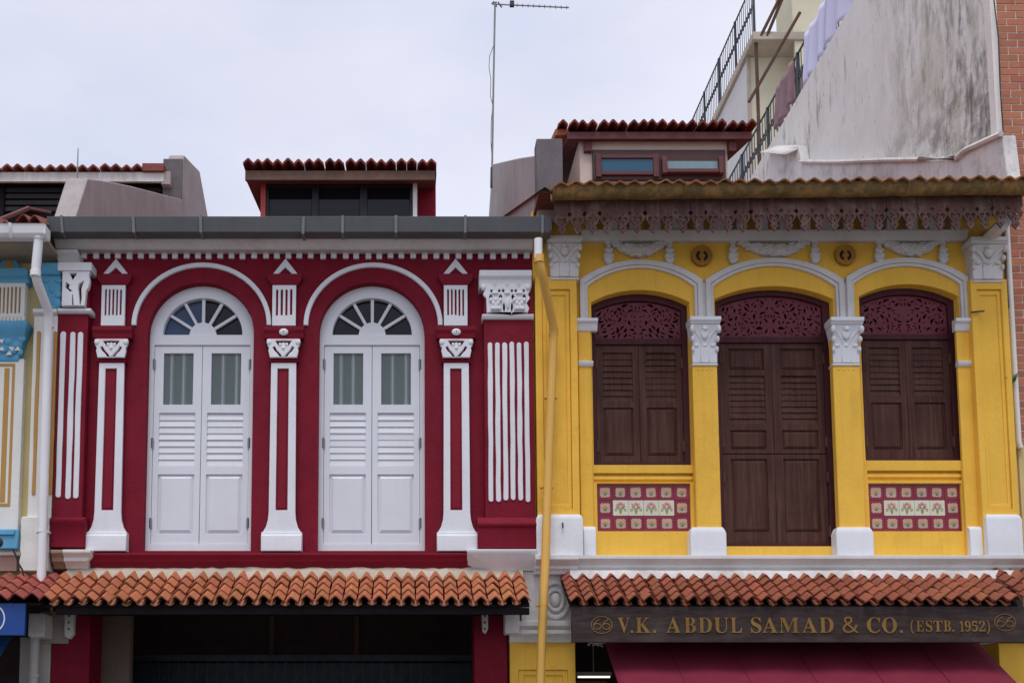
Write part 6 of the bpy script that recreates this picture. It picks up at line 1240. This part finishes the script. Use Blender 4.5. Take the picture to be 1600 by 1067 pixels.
y1_, y2_, y3_, y4_ = yx(1335, 0), yx(1296, 60), yx(1258, 110), yx(1228, 140)
cloth('bed_sheet', (y1_ - 1.2, y2_ - .02), XR + 0.12, zr + 1.02, 0.95, LAV, 'pale lavender sheet on the terrace railing, nearest the stained gable top', 1)
cloth('bed_sheet', (y2_ + .02, y3_ - 0.1), XR + 0.12, zr + 1.02, 0.98, LAV, 'pale lavender sheet hanging next to the mauve cloth on the railing', 2)
cloth('mauve_cloth', (y3_ + 0.5, y4_ + 0.5), XR + 0.12, zr + 1.0, 0.85, MAUVE, 'dusty mauve cloth hung over the terrace railing beside lavender sheets', 3)

# ================================================================== REAR APARTMENT BLOCK
ap = thing('apartment_block', 'cream apartment block with railed terraces rising behind the yellow roof', 'building', (9, 16, 0))
YA = 14.0; XT, zA = P(1167, 92, YA); zA_top = Zp(92, YA)
g = G(); g.box(XT, XT + 9, YA, YA + 12, 0, zA_top); g.obj('wall', APTW, ap, bevel=0.02)
g = G(); g.box(XT + 0.02, XT + 9, YA - 0.06, YA - 0.004, 0, zA_top - 0.004); g.obj('front_panel', APTC, ap)
g = G(); g.box(XT - 0.08, XT + 9, YA - 0.75, YA + 12.1, zA_top, zA_top + 0.22); g.obj('roof_slab', APTB, ap, bevel=0.02)
g = G(); g.box(XT + 1.0, XT + 9, YA - 0.55, YA + 0.6, zA_top + 0.325, zA_top + 3.4); g.obj('penthouse_wall', APTC, ap, bevel=0.02)
g = G(); g.box(XT + 0.8, XT + 9, YA - 1.4, YA + 0.8, zA_top + 3.4, zA_top + 3.6); g.obj('penthouse_slab', APTB, ap, bevel=0.02)
railing(ap, XT - 0.02, YA - 0.7, YA + 11.5, zA_top + 0.22, 1.35, 0.16, STEEL, 'terrace_railing', 1.5)
g = G(); g.box(XT - 0.03, XT + 0.05, YA - 0.10, YA - 0.02, 2, zA_top); g.obj('corner_pipe', APTB, ap)
for px, py in ((1192, 200), (1252, 120)):
    g = G(); x = Xp(px, py, YA - .9); g.tube([(x, YA - .6, 6), (x, YA - .6, zA_top - .002)], 0.045, 8); g.obj('drain_stack', RUST, ap)
g = G(); x, zz = P(1247, 73, YA - .07); g.box(x - .22, x + .25, YA - 0.1, YA - 0.062, zz - 0.09, zz + 0.05); g.obj('vent_slot', BLACK, ap)
g = G(); x, zz = P(1205, 170, YA - .07); g.box(Xp(1226, 70, YA), Xp(1300, 70, YA), YA - 0.70, YA - 0.60, Zp(104, YA - .7), zA_top - .003); g.obj('balcony_beam', APTC, ap)
g = G()
for (a, b) in (((1170, 160), (1250, 20)), ((1186, 62), (1222, -10)), ((1196, 62), (1226, -10))):
    A, B = P(a[0], a[1], YA - .7), P(b[0], b[1], YA - 1.0); g = G(); g.tube([(A[0], YA - .7, A[1]), (B[0], YA - 1.0, B[1])], 0.04, 6); g.obj('diagonal_pipe', RUST, ap)

# ================================================================== DRAINPIPES
def pipe(name, pts, Y, r, m, label, collars, clips=(), lowm=None):
    t = thing(name, label, 'drainpipe', (P(*pts[-1][:2], Y)[0], Y, 0.15))
    path = [(P(a, b, Y + d)[0], Y + d, P(a, b, Y + d)[1]) for a, b, d in pts]
    # rounded elbows
    out = [Vector(path[0])]
    for i in range(1, len(path) - 1):
        p, c, n = Vector(path[i - 1]), Vector(path[i]), Vector(path[i + 1]); k = 0.10
        a = c + (p - c).normalized() * min(k, (p - c).length * .4); b = c + (n - c).normalized() * min(k, (n - c).length * .4)
        for s in range(6): u = s / 5; out.append(a * (1 - u) ** 2 + c * 2 * u * (1 - u) + b * u * u)
    out.append(Vector(path[-1])); g = G(); g.tube(out, r, 16); g.obj('pipe', m, t)
    for a, b, d, L in collars:
        x, zz = P(a, b, Y + d); g = G(); g.tube([(x, Y + d, zz - L / 2), (x, Y + d, zz + L / 2)], r * 1.16, 16); g.obj('collar', m, t, bevel=0.004)
    for a, b, d in clips:
        x, zz = P(a, b, Y + d); g = G(); g.tube([(x, Y + d, zz - .012), (x, Y + d, zz + .012)], r * 1.10, 16); g.box(x - r * 1.5, x + r * 1.5, Y + d, Y + d + r * 1.6, zz - .011, zz + .011); g.obj('clip', m, t)
    return t
pipe('drainpipe', [(61, 368, -0.42), (55, 432, -0.40), (77, 490, -0.04), (75, 520, 0.0), (70, 700, 0.0), (65, 895, 0.0), (64, 915, 0.0)], -0.28, 0.052, PVCW, 'white drainpipe bent below the eave at the left of the red house', ((61, 372, -0.42, .05), (55.5, 428, -0.41, .07), (76.5, 508, 0.0, .06)), ((65.5, 830, 0.0),))
pipe('drainpipe', [(57, 960, 0), (55, 1000, 0), (52, 1075, 0), (50, 1290, 0)], -0.14, 0.052, mat('grey_pvc', (0.42, 0.41, 0.38), 0.5, 0.05), 'short grey-white drainpipe under the white beam end at lower left', ((53.5, 1055, 0, .05),))
yp = pipe('drainpipe', [(841, 400, -0.42), (846, 422, -0.40), (864, 505, -0.06), (865, 525, 0.0), (857, 720, -0.02), (852, 880, -0.10), (848, 960, -0.14), (844, 1075, -0.14), (840, 1290, -0.14)], -0.26, 0.049, PVCY, 'long yellow drainpipe running down between the red and yellow houses', ((842.5, 405, -0.42, .09), (865, 517, 0.0, .07), (864.5, 523, 0.0, .035)), ((861, 620, 0.0), (855, 760, -0.03), (848.5, 945, -0.13)))
g = G(); x0, z0 = P(841, 374, -0.68); x1, z1 = P(841, 404, -0.68); g.tube([(x0, -0.68, z0), (x1, -0.68, z1)], 0.048, 16); g.obj('outlet', PVCW, yp)
# ================================================================== AERIAL, LIGHTNING ROD
an = thing('television_aerial', 'tall thin television aerial mast with a horizontal toothed boom', 'aerial', (Xp(769, 300, mast_y), mast_y, mast_z - .5))
def M3(px, py, dy=0): x, zz = P(px, py, mast_y + dy); return (x, mast_y + dy, zz)
g = G(); g.tube([M3(768.5, 292), M3(770.5, 160), M3(773.5, 5)], 0.018, 8); g.obj('mast', GALV, an)
g = G(); g.tube([M3(768.5, 293), M3(769, 262)], 0.032, 8); g.obj('mast_bracket', STEEL, an)
g = G(); g.tube([M3(769, 7), M3(889, 12.5)], 0.013, 6); boom = g.obj('boom', GALV, an)
for k in range(10):
    px = 808 + k * 8.6; cy = 7 + (px - 769) * 0.046; g = G(); g.tube([M3(px, cy - 2.6, -.05), M3(px, cy + 2.6, .05)], 0.007, 5); g.obj('director', GALV, boom)
g = G(); p = M3(800, 6); g.box(p[0] - .04, p[0] + .04, p[1] - .03, p[1] + .03, p[2] - .06, p[2] + .04); g.obj('dipole_box', BLACK, boom)
for a, b, c, d in ((771, 3, 776, 11), (778, 4, 784, 12), (768, 6, 776, 4)):
    g = G(); g.tube([M3(a, b), M3(c, d)], 0.014, 5); g.obj('clamp', STEEL, an)
g = G(); g.tube([M3(772, 70), M3(765, 88), M3(764, 105), M3(767, 125), M3(766, 150), M3(770, 165), M3(767.5, 190), M3(767, 220), M3(769, 255)], 0.006, 5); g.obj('aerial_lead', BLACK, an)
g = G(); x, zz = P(121, 266, 2.2); x2, z2 = P(121, 232, 2.2); g.tube([(x, 2.2, zz - .25), (x, 2.2, z2)], [0.014, 0.007], 6); tag(g.obj('lightning_rod', GALV), 'thin upright rod above the rust tiles at upper left', 'rod')
